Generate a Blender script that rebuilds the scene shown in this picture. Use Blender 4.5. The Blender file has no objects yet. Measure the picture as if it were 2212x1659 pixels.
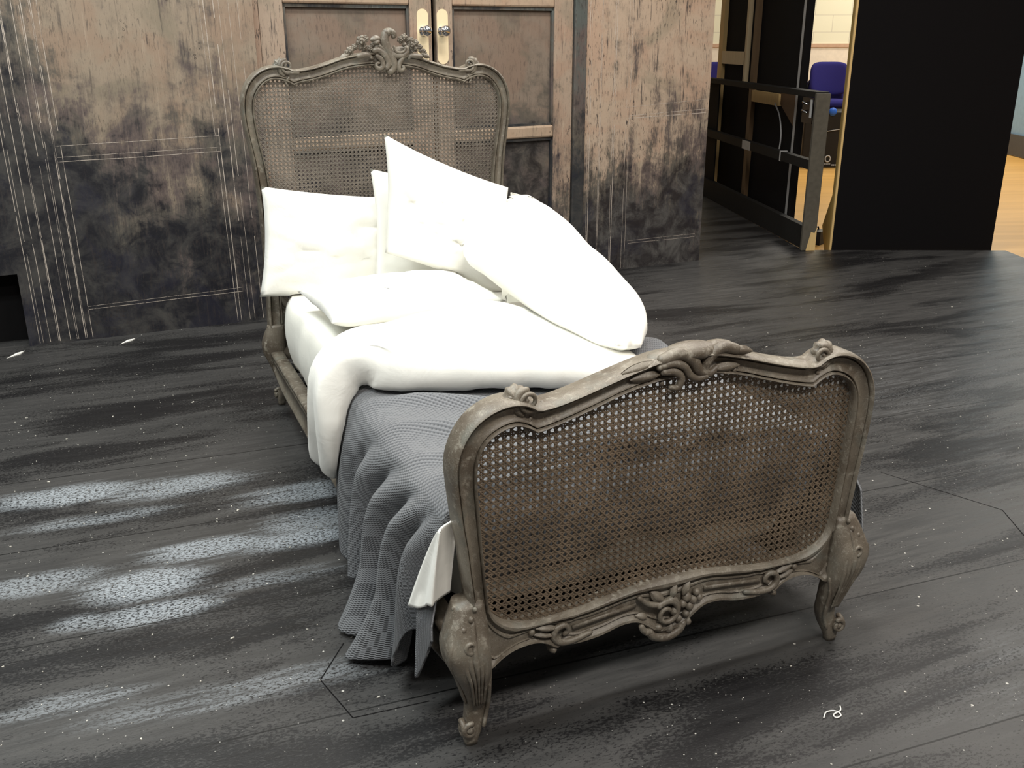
import bpy, bmesh, math, random
import numpy as np
from mathutils import Vector, Matrix, noise
random.seed(7); np.random.seed(7)
PI = math.pi
sc = bpy.context.scene
COL = sc.collection

# ------------------------------------------------------------------ camera
cam_d = bpy.data.cameras.new('camera')
cam = bpy.data.objects.new('camera', cam_d); COL.objects.link(cam)
cam_d.sensor_fit = 'HORIZONTAL'; cam_d.sensor_width = 36.0
cam_d.lens = 2065.0 / 2212.0 * 36.0
cam_d.clip_end = 100
_yaw, _pit, _rol = math.radians(-23.011), math.radians(19.759), math.radians(-0.107)
cam.matrix_world = (Matrix.Translation((-1.0417, -1.5625, 1.4033)) @ Matrix.Rotation(_yaw, 4, 'Z')
                    @ Matrix.Rotation(PI / 2 - _pit, 4, 'X') @ Matrix.Rotation(_rol, 4, 'Z'))
sc.camera = cam

# ------------------------------------------------------------------ light and exposure
sc.view_settings.view_transform = 'Standard'
sc.view_settings.look = 'None'
sc.view_settings.exposure = 0.0
sc.view_settings.gamma = 1.0
sc.view_settings.use_curve_mapping = False
w = bpy.data.worlds.new('world'); sc.world = w; w.use_nodes = True
w.node_tree.nodes['Background'].inputs[0].default_value = (1.0, 0.97, 0.93, 1)
w.node_tree.nodes['Background'].inputs[1].default_value = 0.16

def area(name, loc, size, power, color=(1, 0.97, 0.92), rot=(0, 0, 0)):
    d = bpy.data.lights.new(name, 'AREA'); d.shape = 'RECTANGLE'
    d.size, d.size_y = size; d.energy = power; d.color = color
    o = bpy.data.objects.new(name, d); o.location = loc; o.rotation_euler = rot
    COL.objects.link(o); return o
LAMP_K = 1.0
for lx, ly, p in ((-1.6, 0.2, 78), (1.2, 0.2, 76), (-1.6, 2.3, 80), (1.2, 2.3, 80), (3.6, 1.4, 52), (-0.4, -2.4, 120), (2.6, -2.2, 60), (-3.4, -0.4, 95)):  # last lamp is added fill; it whitens the bedding on the camera side
    area('ceiling_and_fill_light', (lx, ly, 3.9), (1.4, 0.35), p * LAMP_K, (.95, 1, .97) if lx < -1 else (1, .935, .85))
for lx, ly, p in ((7.0, 5.8, 170), (9.0, 8.0, 150), (11.5, 6.0, 170)):
    area('hall_strip_light', (lx, ly, 4.3), (1.6, 0.4), p * LAMP_K, (1, 0.93, 0.82))

# ------------------------------------------------------------------ small helpers
def link(o):
    COL.objects.link(o); return o

class MB:
    """collects faces of one mesh"""
    def __init__(s): s.v = []; s.f = []; s.m = []; s.uv = None
    def quad_grid(s, P, close_u=False, close_v=False, flip=False, mat=0):
        nu, nv = len(P), len(P[0]); b = len(s.v)
        for r in P:
            for p in r: s.v.append(tuple(float(c) for c in p))
        for i in range(nu if close_u else nu - 1):
            for j in range(nv if close_v else nv - 1):
                a = b + i * nv + j; c = b + ((i + 1) % nu) * nv + j
                d = b + ((i + 1) % nu) * nv + (j + 1) % nv; e = b + i * nv + (j + 1) % nv
                s.f.append((a, e, d, c) if flip else (a, c, d, e)); s.m.append(mat)
        return b
    def face(s, pts, mat=0):
        b = len(s.v); s.v += [tuple(p) for p in pts]; s.f.append(tuple(range(b, b + len(pts)))); s.m.append(mat)
    def box(s, c, size, R=None, mat=0):
        x, y, z = [q / 2 for q in size]; b = len(s.v); c = Vector(c)
        for p in ((-x, -y, -z), (x, -y, -z), (x, y, -z), (-x, y, -z), (-x, -y, z), (x, -y, z), (x, y, z), (-x, y, z)):
            q = Vector(p)
            if R is not None: q = R @ q
            s.v.append(tuple(q + c))
        for f in ((0, 3, 2, 1), (4, 5, 6, 7), (0, 1, 5, 4), (1, 2, 6, 5), (2, 3, 7, 6), (3, 0, 4, 7)):
            s.f.append(tuple(b + k for k in f)); s.m.append(mat)
    def tube(s, path, rad, n=8, sy=1.0, up=None, mat=0):
        path = [Vector(p) for p in path]
        if not isinstance(rad, (list, tuple)): rad = [rad] * len(path)
        T = []
        for i in range(len(path)):
            a = path[max(i - 1, 0)]; c = path[min(i + 1, len(path) - 1)]
            t = (c - a); T.append(t.normalized() if t.length > 1e-9 else Vector((0, 0, 1)))
        u = Vector(up) if up else Vector((0, 1, 0))
        if abs(u.dot(T[0])) > .95: u = Vector((1, 0, 0))
        rings = []
        def ring(p, t, r, u):
            u = (u - t * u.dot(t)).normalized(); v = t.cross(u)
            return [p + u * (r * sy * math.cos(2 * PI * k / n)) + v * (r * math.sin(2 * PI * k / n)) for k in range(n)], u
        r0, u = ring(path[0] - T[0] * rad[0] * .6, T[0], rad[0] * .5, u); rings.append(r0)
        for p, t, r in zip(path, T, rad):
            rr, u = ring(p, t, r, u); rings.append(rr)
        r1, u = ring(path[-1] + T[-1] * rad[-1] * .6, T[-1], rad[-1] * .5, u); rings.append(r1)
        b = s.quad_grid(rings, close_v=True, mat=mat)
        s.f.append(tuple(b + k for k in range(n))); s.m.append(mat)
        e = b + (len(rings) - 1) * n
        s.f.append(tuple(e + k for k in reversed(range(n)))); s.m.append(mat)
    def blob(s, c, r, R=None, nu=10, nv=8, fn=None, mat=0):
        if not isinstance(r, (list, tuple)): r = (r, r, r)
        P = []
        for i in range(nv + 1):
            th = PI * (0.02 + 0.96 * i / nv); row = []
            for j in range(nu):
                ph = 2 * PI * j / nu
                q = Vector((math.sin(th) * math.cos(ph), math.sin(th) * math.sin(ph), math.cos(th)))
                k = fn(q, th, ph) if fn else 1.0
                q = Vector((q.x * r[0] * k, q.y * r[1] * k, q.z * r[2] * k))
                if R is not None: q = R @ q
                row.append(Vector(c) + q)
            P.append(row)
        b = s.quad_grid(P, close_v=True, flip=True, mat=mat)
        s.f.append(tuple(b + k for k in range(nu))); s.m.append(mat)
        e = b + nv * nu
        s.f.append(tuple(e + k for k in reversed(range(nu)))); s.m.append(mat)
    def build(s, name, mats, parent=None, smooth=True, bevel=0, fix=True):
        me = bpy.data.meshes.new(name)
        me.from_pydata(s.v, [], s.f)
        if not isinstance(mats, (list, tuple)): mats = [mats]
        for m in mats: me.materials.append(m)
        me.polygons.foreach_set('material_index', s.m)
        me.polygons.foreach_set('use_smooth', [smooth] * len(s.f))
        if s.uv is not None:
            lay = me.uv_layers.new(name='uv')
            li = [0] * len(me.loops); me.loops.foreach_get('vertex_index', li)
            lay.data.foreach_set('uv', [c for i in li for c in s.uv[i]])
        me.update()
        if fix:
            bm = bmesh.new(); bm.from_mesh(me)
            bmesh.ops.recalc_face_normals(bm, faces=bm.faces)
            bm.to_mesh(me); bm.free()
        o = link(bpy.data.objects.new(name, me))
        if parent is not None: o.parent = parent
        if bevel:
            md = o.modifiers.new('bevel', 'BEVEL'); md.width = bevel; md.segments = 2; md.limit_method = 'ANGLE'
        return o

def empty(name, loc=(0, 0, 0), rz=0.0):
    o = bpy.data.objects.new(name, None); o.location = loc; o.rotation_euler = (0, 0, rz)
    o.empty_display_size = .1
    return link(o)
def tag(o, label, cat, group=None):
    o['label'] = label; o['category'] = cat
    if group: o['group'] = group
    return o
def structure(o, label=None):
    o['kind'] = 'structure'
    if label: o['label'] = label
    return o

def catmull(P, n):
    """n points along a Catmull-Rom curve through P, even in arc length"""
    P = np.array(P, float)
    if len(P) < 3:
        t = np.linspace(0, 1, n)[:, None]; return P[0] * (1 - t) + P[-1] * t
    Q = np.vstack([2 * P[0] - P[1], P, 2 * P[-1] - P[-2]]); out = []
    for i in range(1, len(Q) - 2):
        t = np.linspace(0, 1, 16, endpoint=False)[:, None]
        a, b, c, d = Q[i - 1], Q[i], Q[i + 1], Q[i + 2]
        out.append(.5 * ((2 * b) + (c - a) * t + (2 * a - 5 * b + 4 * c - d) * t ** 2 + (3 * b - a - 3 * c + d) * t ** 3))
    out = np.vstack(out + [P[-1:]])
    L = np.r_[0, np.cumsum(np.linalg.norm(np.diff(out, axis=0), axis=1))]
    s = np.linspace(0, L[-1], n)
    return np.stack([np.interp(s, L, out[:, k]) for k in range(P.shape[1])], 1)

def fbm(p, sc_=1.0, oct_=4):
    v = 0; a = 1; q = Vector(p) * sc_
    for _ in range(oct_):
        v += a * noise.noise(q); q = q * 2.03 + Vector((3.1, 1.7, 9.2)); a *= .5
    return v

# ------------------------------------------------------------------ material helpers
class NT:
    def __init__(s, name):
        s.mat = bpy.data.materials.new(name); s.mat.use_nodes = True
        s.t = s.mat.node_tree; s.n = s.t.nodes; s.b = s.n['Principled BSDF']
    def lk(s, a, b): s.t.links.new(a, b)
    def put(s, node, i, v):
        if hasattr(v, 'links'): s.lk(v, node.inputs[i])
        elif v is not None: node.inputs[i].default_value = v
    def coord(s, kind='Object', scale=(1, 1, 1), rot=(0, 0, 0), loc=(0, 0, 0)):
        tc = s.n.new('ShaderNodeTexCoord'); mp = s.n.new('ShaderNodeMapping')
        s.lk(tc.outputs[kind], mp.inputs[0])
        mp.inputs['Location'].default_value = loc; mp.inputs['Rotation'].default_value = rot; mp.inputs['Scale'].default_value = scale
        return mp.outputs[0]
    def noise(s, co, scale, detail=4, rough=.55, dist=0):
        x = s.n.new('ShaderNodeTexNoise'); s.put(x, 'Vector', co)
        x.inputs['Scale'].default_value = scale; x.inputs['Detail'].default_value = detail
        x.inputs['Roughness'].default_value = rough; x.inputs['Distortion'].default_value = dist
        return x.outputs['Fac']
    def voro(s, co, scale, feature='F1', out='Distance', rnd=1):
        x = s.n.new('ShaderNodeTexVoronoi'); x.feature = feature; s.put(x, 'Vector', co)
        x.inputs['Scale'].default_value = scale; x.inputs['Randomness'].default_value = rnd
        return x.outputs[out]
    def math(s, op, a, b=None, clamp=False):
        x = s.n.new('ShaderNodeMath'); x.operation = op; x.use_clamp = clamp
        s.put(x, 0, a); s.put(x, 1, b); return x.outputs[0]
    def ramp(s, f, a, b, lo=0.0, hi=1.0):
        x = s.n.new('ShaderNodeMapRange'); x.interpolation_type = 'SMOOTHSTEP'; s.put(x, 0, f)
        x.inputs[1].default_value = a; x.inputs[2].default_value = b; x.inputs[3].default_value = lo; x.inputs[4].default_value = hi
        return x.outputs[0]
    def mix(s, f, a, b, mode='MIX'):
        x = s.n.new('ShaderNodeMix'); x.data_type = 'RGBA'; x.blend_type = mode
        s.put(x, 0, f)
        for i, v in ((6, a), (7, b)):
            if hasattr(v, 'links'): s.lk(v, x.inputs[i])
            else: x.inputs[i].default_value = (*v, 1) if len(v) == 3 else v
        return x.outputs[2]
    def xyz(s, co):
        x = s.n.new('ShaderNodeSeparateXYZ'); s.lk(co, x.inputs[0]); return x.outputs
    def bump(s, h, strength=.3, dist=.01):
        x = s.n.new('ShaderNodeBump'); x.inputs['Strength'].default_value = strength; x.inputs['Distance'].default_value = dist
        s.put(x, 'Height', h); s.lk(x.outputs[0], s.b.inputs['Normal'])
    def done(s, col, rough=.6, spec=.5, metal=0):
        for k, v in (('Base Color', col), ('Roughness', rough), ('Specular IOR Level', spec), ('Metallic', metal)):
            if hasattr(v, 'links'): s.lk(v, s.b.inputs[k])
            else: s.b.inputs[k].default_value = (*v, 1) if k == 'Base Color' else v
        return s.mat

def plain(name, col, rough=.6, spec=.4, metal=0, nz=.15, scale=20):
    m = NT(name); co = m.coord()
    f = m.noise(co, scale, 5)
    a = tuple(c * (1 - nz) for c in col); b = tuple(min(1, c * (1 + nz)) for c in col)
    return m.done(m.mix(f, a, b), rough, spec, metal)

# carved bed timber: greyed brown paint, rubbed
def mk_wood():
    m = NT('weathered_paint_wood'); co = m.coord()
    a = m.noise(co, 9, 5); b = m.noise(co, 60, 6, .65); c = m.noise(co, 420, 3, .7)
    col = m.mix(m.ramp(a, .35, .68), (.105, .085, .064), (.195, .170, .134))
    col = m.mix(m.ramp(b, .5, .75), col, (.30, .275, .228))
    col = m.mix(m.ramp(m.noise(co, 14, 3), .55, .75), col, (.150, .146, .122))
    col = m.mix(m.ramp(c, .60, .72), col, (.36, .33, .27))
    col = m.mix(m.ramp(c, .40, .30), col, (.07, .055, .04))
    m.bump(m.math('ADD', m.math('MULTIPLY', c, .5), b), .35, .0025)
    return m.done(col, m.ramp(b, .3, .7, .34, .52), .55)
WOOD = mk_wood()
def mk_cane(name, k, tint):
    m = NT(name); co = m.coord()
    a = m.noise(co, 7, 4); b = m.noise(co, 300, 3, .7)
    d = tuple(c * k for c in tint)
    col = m.mix(m.ramp(a, .35, .68), tuple(c * .72 for c in d), tuple(c * 1.2 for c in d))
    col = m.mix(m.ramp(b, .62, .75), col, tuple(c * 2.2 for c in d))
    m.bump(b, .3, .002)
    return m.done(col, .36, .6)
CANE_F = mk_cane('dark_stained_cane', 1.12, (.140, .105, .072))
CANE_H = mk_cane('greyed_cane', 1.05, (.150, .126, .102))
def mk_linen(name, col, bump=.15, sc_=9):
    m = NT(name); co = m.coord()
    n = m.noise(co, sc_, 5, .6, .6); f = m.noise(co, 900, 2)
    m.bump(m.math('ADD', n, m.math('MULTIPLY', f, .02)), bump, .02)
    m.b.inputs['Sheen Weight'].default_value = .1
    return m.done(col, .85, .2)
LINEN = mk_linen('white_cotton', (.86, .85, .80))
SHEET = mk_linen('ivory_sheet', (.84, .83, .76), .1, 14)
def mk_blanket():
    m = NT('grey_waffle_cotton'); uv = m.coord('UV')
    x = m.xyz(uv)
    def saw(v, f): return m.math('SINE', m.math('MULTIPLY', v, 2 * PI * f))
    ww = m.math('MULTIPLY', saw(x[0], 88), saw(x[1], 88))
    big = m.noise(m.coord(), 3, 4)
    col = m.mix(m.ramp(ww, .35, .85), (.160, .165, .177), (.070, .073, .081))
    col = m.mix(m.ramp(big, .3, .7), col, m.mix(.35, col, (.178, .188, .198)))
    m.bump(m.math('MULTIPLY', ww, -1), .6, .004)
    m.b.inputs['Sheen Weight'].default_value = .15
    return m.done(col, .95, .1)
BLANKET = mk_blanket()

# scenic paint on the flats and doors: ochre-beige above, charcoal below, streaked
def mk_scenic(name, zlo, zhi, streak=1.0, seed=0.0, tint=(.275, .218, .162), dark=(.011, .011, .015), dash=1.0, side=None, lowk=1.0):
    m = NT(name); co = m.coord(); z = m.xyz(co)[2]
    off = m.coord(loc=(seed, seed * 1.7, seed * .6))
    n1 = m.noise(off, 1.9, 6, .6, .4)
    n2 = m.noise(off, 7.5, 7, .7, .5)
    n3 = m.noise(m.coord(loc=(seed + 7, 3, 1)), 3.4, 5, .6, .8)
    n4 = m.noise(m.coord(loc=(2, seed + 5, 4)), 2.6, 5, .6, .8)
    st = m.noise(m.coord(scale=(1, 1, .05), loc=(seed, 0, seed)), 60, 5, .7)
    st2 = m.noise(m.coord(scale=(1, 1, .09), loc=(seed * 2, 0, 0)), 16, 5, .65)
    da = m.noise(m.coord(scale=(1, 1, .16), loc=(0, seed, 3)), 120, 4, .72)
    fine = m.noise(co, 230, 3, .7)
    h = m.ramp(z, zlo, zhi, 0, 1)
    h = m.math('ADD', h, m.math('MULTIPLY', m.math('SUBTRACT', n1, .5), 1.9))
    h = m.math('ADD', h, m.math('MULTIPLY', m.math('SUBTRACT', n2, .5), .95))
    h = m.math('ADD', h, m.math('MULTIPLY', m.math('SUBTRACT', st2, .5), .8 * streak))
    h = m.math('ADD', h, m.math('MULTIPLY', m.math('SUBTRACT', da, .5), .7 * streak))
    if side: h = m.math('ADD', h, m.ramp(m.xyz(co)[0], side[0], side[1], -side[2], 0))
    k = m.ramp(h, .10, .90)
    low = m.mix(m.ramp(n2, .38, .68), dark, tuple(c * lowk for c in (.052, .049, .046)))
    low = m.mix(m.math('MULTIPLY', m.ramp(n3, .52, .66), .6), low, (.014, .014, .026))
    mid = m.mix(m.ramp(n4, .4, .62), (.098, .086, .070), (.105, .080, .074))
    top = m.mix(m.ramp(n3, .42, .62), tint, tuple(c * f for c, f in zip(tint, (.97, .88, .85))))
    top = m.mix(m.math('MULTIPLY', m.ramp(n4, .50, .66), .65), top, tuple(c * f for c, f in zip(tint, (.62, .68, .66))))
    col = m.mix(m.ramp(k, 0, .5), low, mid)
    col = m.mix(m.ramp(k, .42, 1), col, top)
    dens = m.ramp(n1, .36, .62, .25, 1)
    col = m.mix(m.math('MULTIPLY', m.ramp(da, .55, .64), m.math('MULTIPLY', dens, .85 * dash)), col, (.034, .028, .027))
    col = m.mix(m.math('MULTIPLY', m.ramp(st, .57, .68), .7 * streak), col, (.036, .030, .030))
    col = m.mix(m.math('MULTIPLY', m.ramp(st, .42, .32), m.math('MULTIPLY', k, .5 * streak)), col, (.40, .32, .245))
    col = m.mix(m.ramp(fine, .64, .72, 0, .55), col, (.026, .022, .022))
    vo = m.voro(off, 46); ring = m.math('MULTIPLY', m.ramp(vo, .30, .24), m.ramp(vo, .12, .17))
    msk = m.ramp(m.noise(off, 4.5, 3), .60, .67)
    col = m.mix(m.math('MULTIPLY', ring, m.math('MULTIPLY', msk, .75)), col, (.024, .018, .016))
    m.bump(m.math('ADD', da, fine), .12, .004)
    return m.done(col, m.ramp(n2, .3, .7, .42, .7), .4)
SC_LEFT = mk_scenic('scenic_paint_left', .26, 1.55, .8, 0.0, side=(-1.6, -.95, .8))
SC_RIGHT = mk_scenic('scenic_paint_right', .0, 1.45, 1.25, 5.3, (.40, .308, .232), (.020, .017, .018), 1.25, lowk=1.7)
SC_STILE = mk_scenic('scenic_paint_stiles', .0, 1.15, 1.3, 9.1, (.34, .262, .20), dash=1.2)
SC_PANEL = mk_scenic('scenic_paint_panels', -.25, 2.1, .15, 13.7, (.200, .158, .124), (.018, .016, .016), .55)
SC_FRAME = mk_scenic('scenic_paint_frame', .2, 2.6, .8, 3.3, (.095, .108, .104), (.018, .022, .026))
RAILC = mk_scenic('scenic_paint_rail', -1.6, .3, .5, 21.0, (.38, .285, .205), dash=.6)
def mk_chalk():
    m = NT('chalk_line'); co = m.coord(scale=(1, 1, .35))
    n = m.noise(co, 26, 6, .75)
    tr = m.n.new('ShaderNodeBsdfTransparent'); mx = m.n.new('ShaderNodeMixShader')
    m.done((.52, .45, .39), .8, .2)
    m.lk(m.ramp(n, .34, .52, .1, .9), mx.inputs[0]); m.lk(tr.outputs[0], mx.inputs[1]); m.lk(m.b.outputs[0], mx.inputs[2])
    m.lk(mx.outputs[0], m.n['Material Output'].inputs[0])
    return m.mat
CHALK = mk_chalk()

# stage boards: black paint, dry-brushed grey, dusty
def mk_floor():
    m = NT('black_stage_boards'); ang = math.radians(3.2)
    p = m.coord(rot=(0, 0, ang)); x, y, z = m.xyz(p)
    stc = m.coord(rot=(0, 0, ang), scale=(.22, 1, 1)); st = m.noise(stc, 4.2, 5, .62, .4)
    sf = m.noise(m.coord(rot=(0, 0, ang), scale=(.10, 1, 1)), 38, 5, .7)
    grit = m.noise(m.coord(rot=(0, 0, ang), scale=(.55, 1, 1)), 170, 4, .72)
    big = m.noise(p, 1.1, 3)
    pat = m.math('ADD', m.ramp(st, .40, .66), m.math('MULTIPLY', m.math('SUBTRACT', sf, .5), .9))
    pat = m.math('ADD', pat, m.math('MULTIPLY', m.math('SUBTRACT', big, .5), .9))
    bk = m.math('ADD', grit, m.math('MULTIPLY', pat, .26))
    col = m.mix(m.ramp(sf, .32, .68), (.036, .0355, .0355), (.050, .0485, .0475))
    col = m.mix(m.ramp(pat, .2, 1.0, 0, .62), col, (.016, .0155, .016))
    col = m.mix(m.ramp(bk, .60, .70, 0, .92), col, (.0055, .0052, .006))
    # grey-white dry-brushed patches left of the bed
    tot = None
    for cx, cy, rx, ry, a in ((-1.40, 1.53, .30, .085, 1), (-1.02, 1.48, .30, .09, .8), (-.62, 1.30, .30, .10, .75), (-.62, 1.10, .22, .10, .7), (-.95, 1.02, .22, .07, .9), (-.66, .98, .26, .07, .95),
                              (-1.12, .86, .20, .10, 1), (-1.10, .72, .22, .07, .9), (-1.28, .74, .10, .05, .7), (-1.40, .98, .22, .07, .7), (-1.25, 1.33, .3, .06, .6), (-.85, .31, .42, .06, .42), (-1.30, .40, .2, .05, .5), (-.8, .78, .25, .05, .45), (2.2, 1.5, 1.2, .5, .12), (1.2, -.25, .8, .2, .16)):
        dx = m.math('DIVIDE', m.math('SUBTRACT', x, cx), rx); dy = m.math('DIVIDE', m.math('SUBTRACT', y, cy), ry)
        r = m.math('SQRT', m.math('ADD', m.math('MULTIPLY', dx, dx), m.math('MULTIPLY', dy, dy)))
        r = m.math('ADD', r, m.math('MULTIPLY', m.math('SUBTRACT', st, .5), 1.6))
        g = m.ramp(r, 1.15, .35, 0, a)
        tot = g if tot is None else m.math('MAXIMUM', tot, g)
    brush = m.math('MULTIPLY', tot, m.math('MULTIPLY', m.ramp(grit, .58, .47), m.ramp(m.math('ADD', sf, m.math('MULTIPLY', tot, .22)), .42, .66)))
    col = m.mix(brush, col, (.25, .275, .30))
    # board seams
    fr = m.math('FRACT', m.math('ADD', m.math('DIVIDE', y, .517), .205 + 20))
    seam = m.math('LESS_THAN', m.math('ABSOLUTE', m.math('SUBTRACT', fr, .5)), .0045)
    row = m.math('FLOOR', m.math('ADD', m.math('DIVIDE', y, .517), .205 + 20))
    col = m.mix(seam, col, (.004, .004, .004))
    # dust specks
    sp = m.voro(p, 30); sr = m.xyz(m.voro(p, 30, out='Color'))
    speck = m.math('MULTIPLY', m.math('LESS_THAN', sp, m.math('MULTIPLY', sr[1], .10)), m.math('GREATER_THAN', sr[0], .45))
    sp2 = m.voro(p, 85); sr2 = m.xyz(m.voro(p, 85, out='Color'))
    speck2 = m.math('MULTIPLY', m.math('LESS_THAN', sp2, .12), m.math('GREATER_THAN', sr2[0], .84))
    col = m.mix(m.math('MAXIMUM', speck, m.math('MULTIPLY', speck2, .6)), col, (.42, .41, .38))
    m.bump(m.math('SUBTRACT', m.math('ADD', m.math('MULTIPLY', grit, .6), m.math('MULTIPLY', sf, .35)), m.math('MULTIPLY', seam, 2)), .25, .004)
    rg = m.math('ADD', m.ramp(sf, .3, .7, .36, .52), m.math('MULTIPLY', brush, .2))
    return m.done(col, rg, .45)
FLOORM = mk_floor()
def mk_hallwood():
    m = NT('varnished_oak_floor'); ang = math.radians(20)
    p = m.coord(rot=(0, 0, ang)); x, y, z = m.xyz(p)
    row = m.math('FLOOR', m.math('MULTIPLY', y, 12)); rn = m.n.new('ShaderNodeTexWhiteNoise'); rn.noise_dimensions = '1D'; m.put(rn, 'W', row)
    gr = m.noise(m.coord(rot=(0, 0, ang), scale=(.1, 1, 1)), 30, 4)
    col = m.mix(rn.outputs[0], (.60, .335, .085), (.74, .43, .125)); col = m.mix(m.math('MULTIPLY', gr, .5), col, (.52, .26, .07))
    return m.done(col, .3, .5)
HALLW = mk_hallwood()
def mk_block():
    m = NT('cream_blockwork'); b = m.n.new('ShaderNodeTexBrick')
    m.put(b, 'Vector', m.coord(rot=(PI / 2, 0, 0)))
    b.inputs['Scale'].default_value = 1.0; b.inputs['Brick Width'].default_value = .45; b.inputs['Row Height'].default_value = .215
    b.inputs['Mortar Size'].default_value = .004
    b.inputs['Color1'].default_value = (.80, .76, .57, 1); b.inputs['Color2'].default_value = (.78, .74, .55, 1); b.inputs['Mortar'].default_value = (.6, .55, .43, 1)
    return m.done(b.outputs[0], .7, .2)
BLOCK = mk_block()
BLUEWALL = plain('blue_wall_paint', (.20, .33, .46), .6)
BLACKP = plain('black_matt_paint', (.0065, .006, .0065), .85, .12)
BLACKCLOTH = plain('black_cloth', (.006, .0055, .006), .95, .05, nz=.4, scale=400)
GREYTIMB = plain('grey_painted_timber', (.072, .064, .050), .8, .2, nz=.35, scale=30)
DARKTIMB = plain('dark_painted_timber', (.0085, .008, .0075), .75, .2, nz=.4, scale=30)
def mk_pine(name, col):
    m = NT(name); g = m.noise(m.coord(scale=(1, 1, .08)), 60, 4)
    return m.done(m.mix(g, tuple(c * .75 for c in col), tuple(c * 1.1 for c in col)), .6, .3)
PINE = mk_pine('bare_pine', (.56, .39, .17)); PINE_DULL = mk_pine('dull_pine', (.15, .095, .05)); PINE_PALE = mk_pine('pale_pine', (.60, .48, .30))
OCHRE = mk_pine('ochre_ply', (.30, .20, .06))
SILVER = plain('grey_tape_and_glint', (.36, .36, .36), .5, .4, nz=.2)
BRASS = plain('satin_brass_plate', (.82, .68, .45), .35, .5, 0, .06, 60)
def mk_chrome():
    m = NT('chrome'); return m.done((.82, .82, .84), .06, .5, 1.0)
CHROME = mk_chrome()
GLOSSBLK = plain('gloss_black_metal', (.005, .003, .003), .22, .15)
BLUEFAB = plain('blue_chair_fabric', (.022, .018, .115), .9, .15, nz=.5, scale=260)
BLKPL = plain('black_plastic', (.006, .006, .0065), .5, .35)
GREYMARK = plain('grey_print', (.45, .45, .45), .6, .2)
BLUETAG = plain('blue_tag', (.02, .10, .45), .5, .3)
WHITEP = plain('white_paper', (.75, .74, .70), .8, .2)
PINKRAIL = plain('pinkish_dado', (.55, .36, .24), .6, .3)
SKIRT = plain('grey_skirting', (.055, .058, .062), .6, .3)
CREAMP = plain('cream_paint', (.80, .70, .56), .7, .2)
AMBER = plain('orange_plastic', (.55, .25, .10), .4, .4)

# ================================================================== SETTING
# stage floor (a thin deck on the hall floor)
edge = [(-4.2, -3.4), (2.20, -3.4), (4.697, 2.994), (4.786, 3.223), (3.487, 3.805), (4.45, 6.80), (-4.2, 6.80)]
b = MB(); n = len(edge)
b.v = [(x, y, 0) for x, y in edge] + [(x, y, -.04) for x, y in edge]
b.f = [tuple(range(n))] + [(i, i + n, (i + 1) % n + n, (i + 1) % n) for i in range(n)]; b.m = [0] * len(b.f)
def crack(*pp, wd=.0016):
    for (x0, y0), (x1, y1) in zip(pp, pp[1:]):
        t = Vector((x1 - x0, y1 - y0)).normalized(); q = Vector((-t.y, t.x)) * wd
        b.face([(x0 + q.x, y0 + q.y, .0004), (x0 - q.x, y0 - q.y, .0004), (x1 - q.x, y1 - q.y, .0004), (x1 + q.x, y1 + q.y, .0004)], 1)
crack((-.640, .452), (-.725, .330), (-.688, .170), (-.515, .158)); crack((1.30, .70), (1.45, .33), (1.30, .05))
structure(b.build('floor', [FLOORM, BLACKP], smooth=False), 'black painted stage boards with grey dry-brushed streaks and dust')
b = MB(); b.face([(-8, -6, -.041), (18, -6, -.041), (18, 14, -.041), (-8, 14, -.041)])
structure(b.build('hall_floor', HALLW, smooth=False), 'varnished orange wooden hall floor behind the stage')
# hall walls
A = Vector((8.6, 9.3, 0)); D = Vector((.920, -.391, 0)); N_ = Vector((-.391, -.920, 0))
b = MB()
P = lambda d, z, o=0: A + D * d + Vector((0, 0, z)) + N_ * o
b.face([P(-12, -.04), P(3.2, -.04), P(3.2, 4.6), P(-12, 4.6)])
bw = structure(b.build('wall_back', BLOCK, smooth=False), 'cream painted block wall at the back of the hall')
b = MB(); R = Matrix.Rotation(math.atan2(D.y, D.x), 3, 'Z')
b.box(P(-4.4, 1.335, .012), (15.2, .025, .045), R); structure(b.build('trim_1', PINKRAIL, smooth=False), 'thin brown dado rail along the cream wall')
b = MB(); b.box(P(-4.4, .64, .006), (15.2, .012, 1.36), R); structure(b.build('trim_2', CREAMP, smooth=False), 'pale painted band below the dado rail')
Q0 = Vector((10.2, 7.9, 0)); Q1 = Vector((9.0, 5.4, 0)); b = MB()
Q0b = Q0 + (Q0 - Q1) * 1.0
b.face([Q1 + Vector((0, 0, -.04)), Q0b + Vector((0, 0, -.04)), Q0b + Vector((0, 0, 4.6)), Q1 + Vector((0, 0, 4.6))])
structure(b.build('wall_right', BLUEWALL, smooth=False), 'light blue painted hall wall at the far right')
b = MB(); dd = (Q0b - Q1); R = Matrix.Rotation(math.atan2(dd.y, dd.x), 3, 'Z')
b.box((Q1 + Q0b) / 2 + Vector((-.02, .01, .10)), (dd.length, .03, .26), R); structure(b.build('baseboard_right', SKIRT, smooth=False), 'dark grey skirting below the blue wall')

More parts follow.
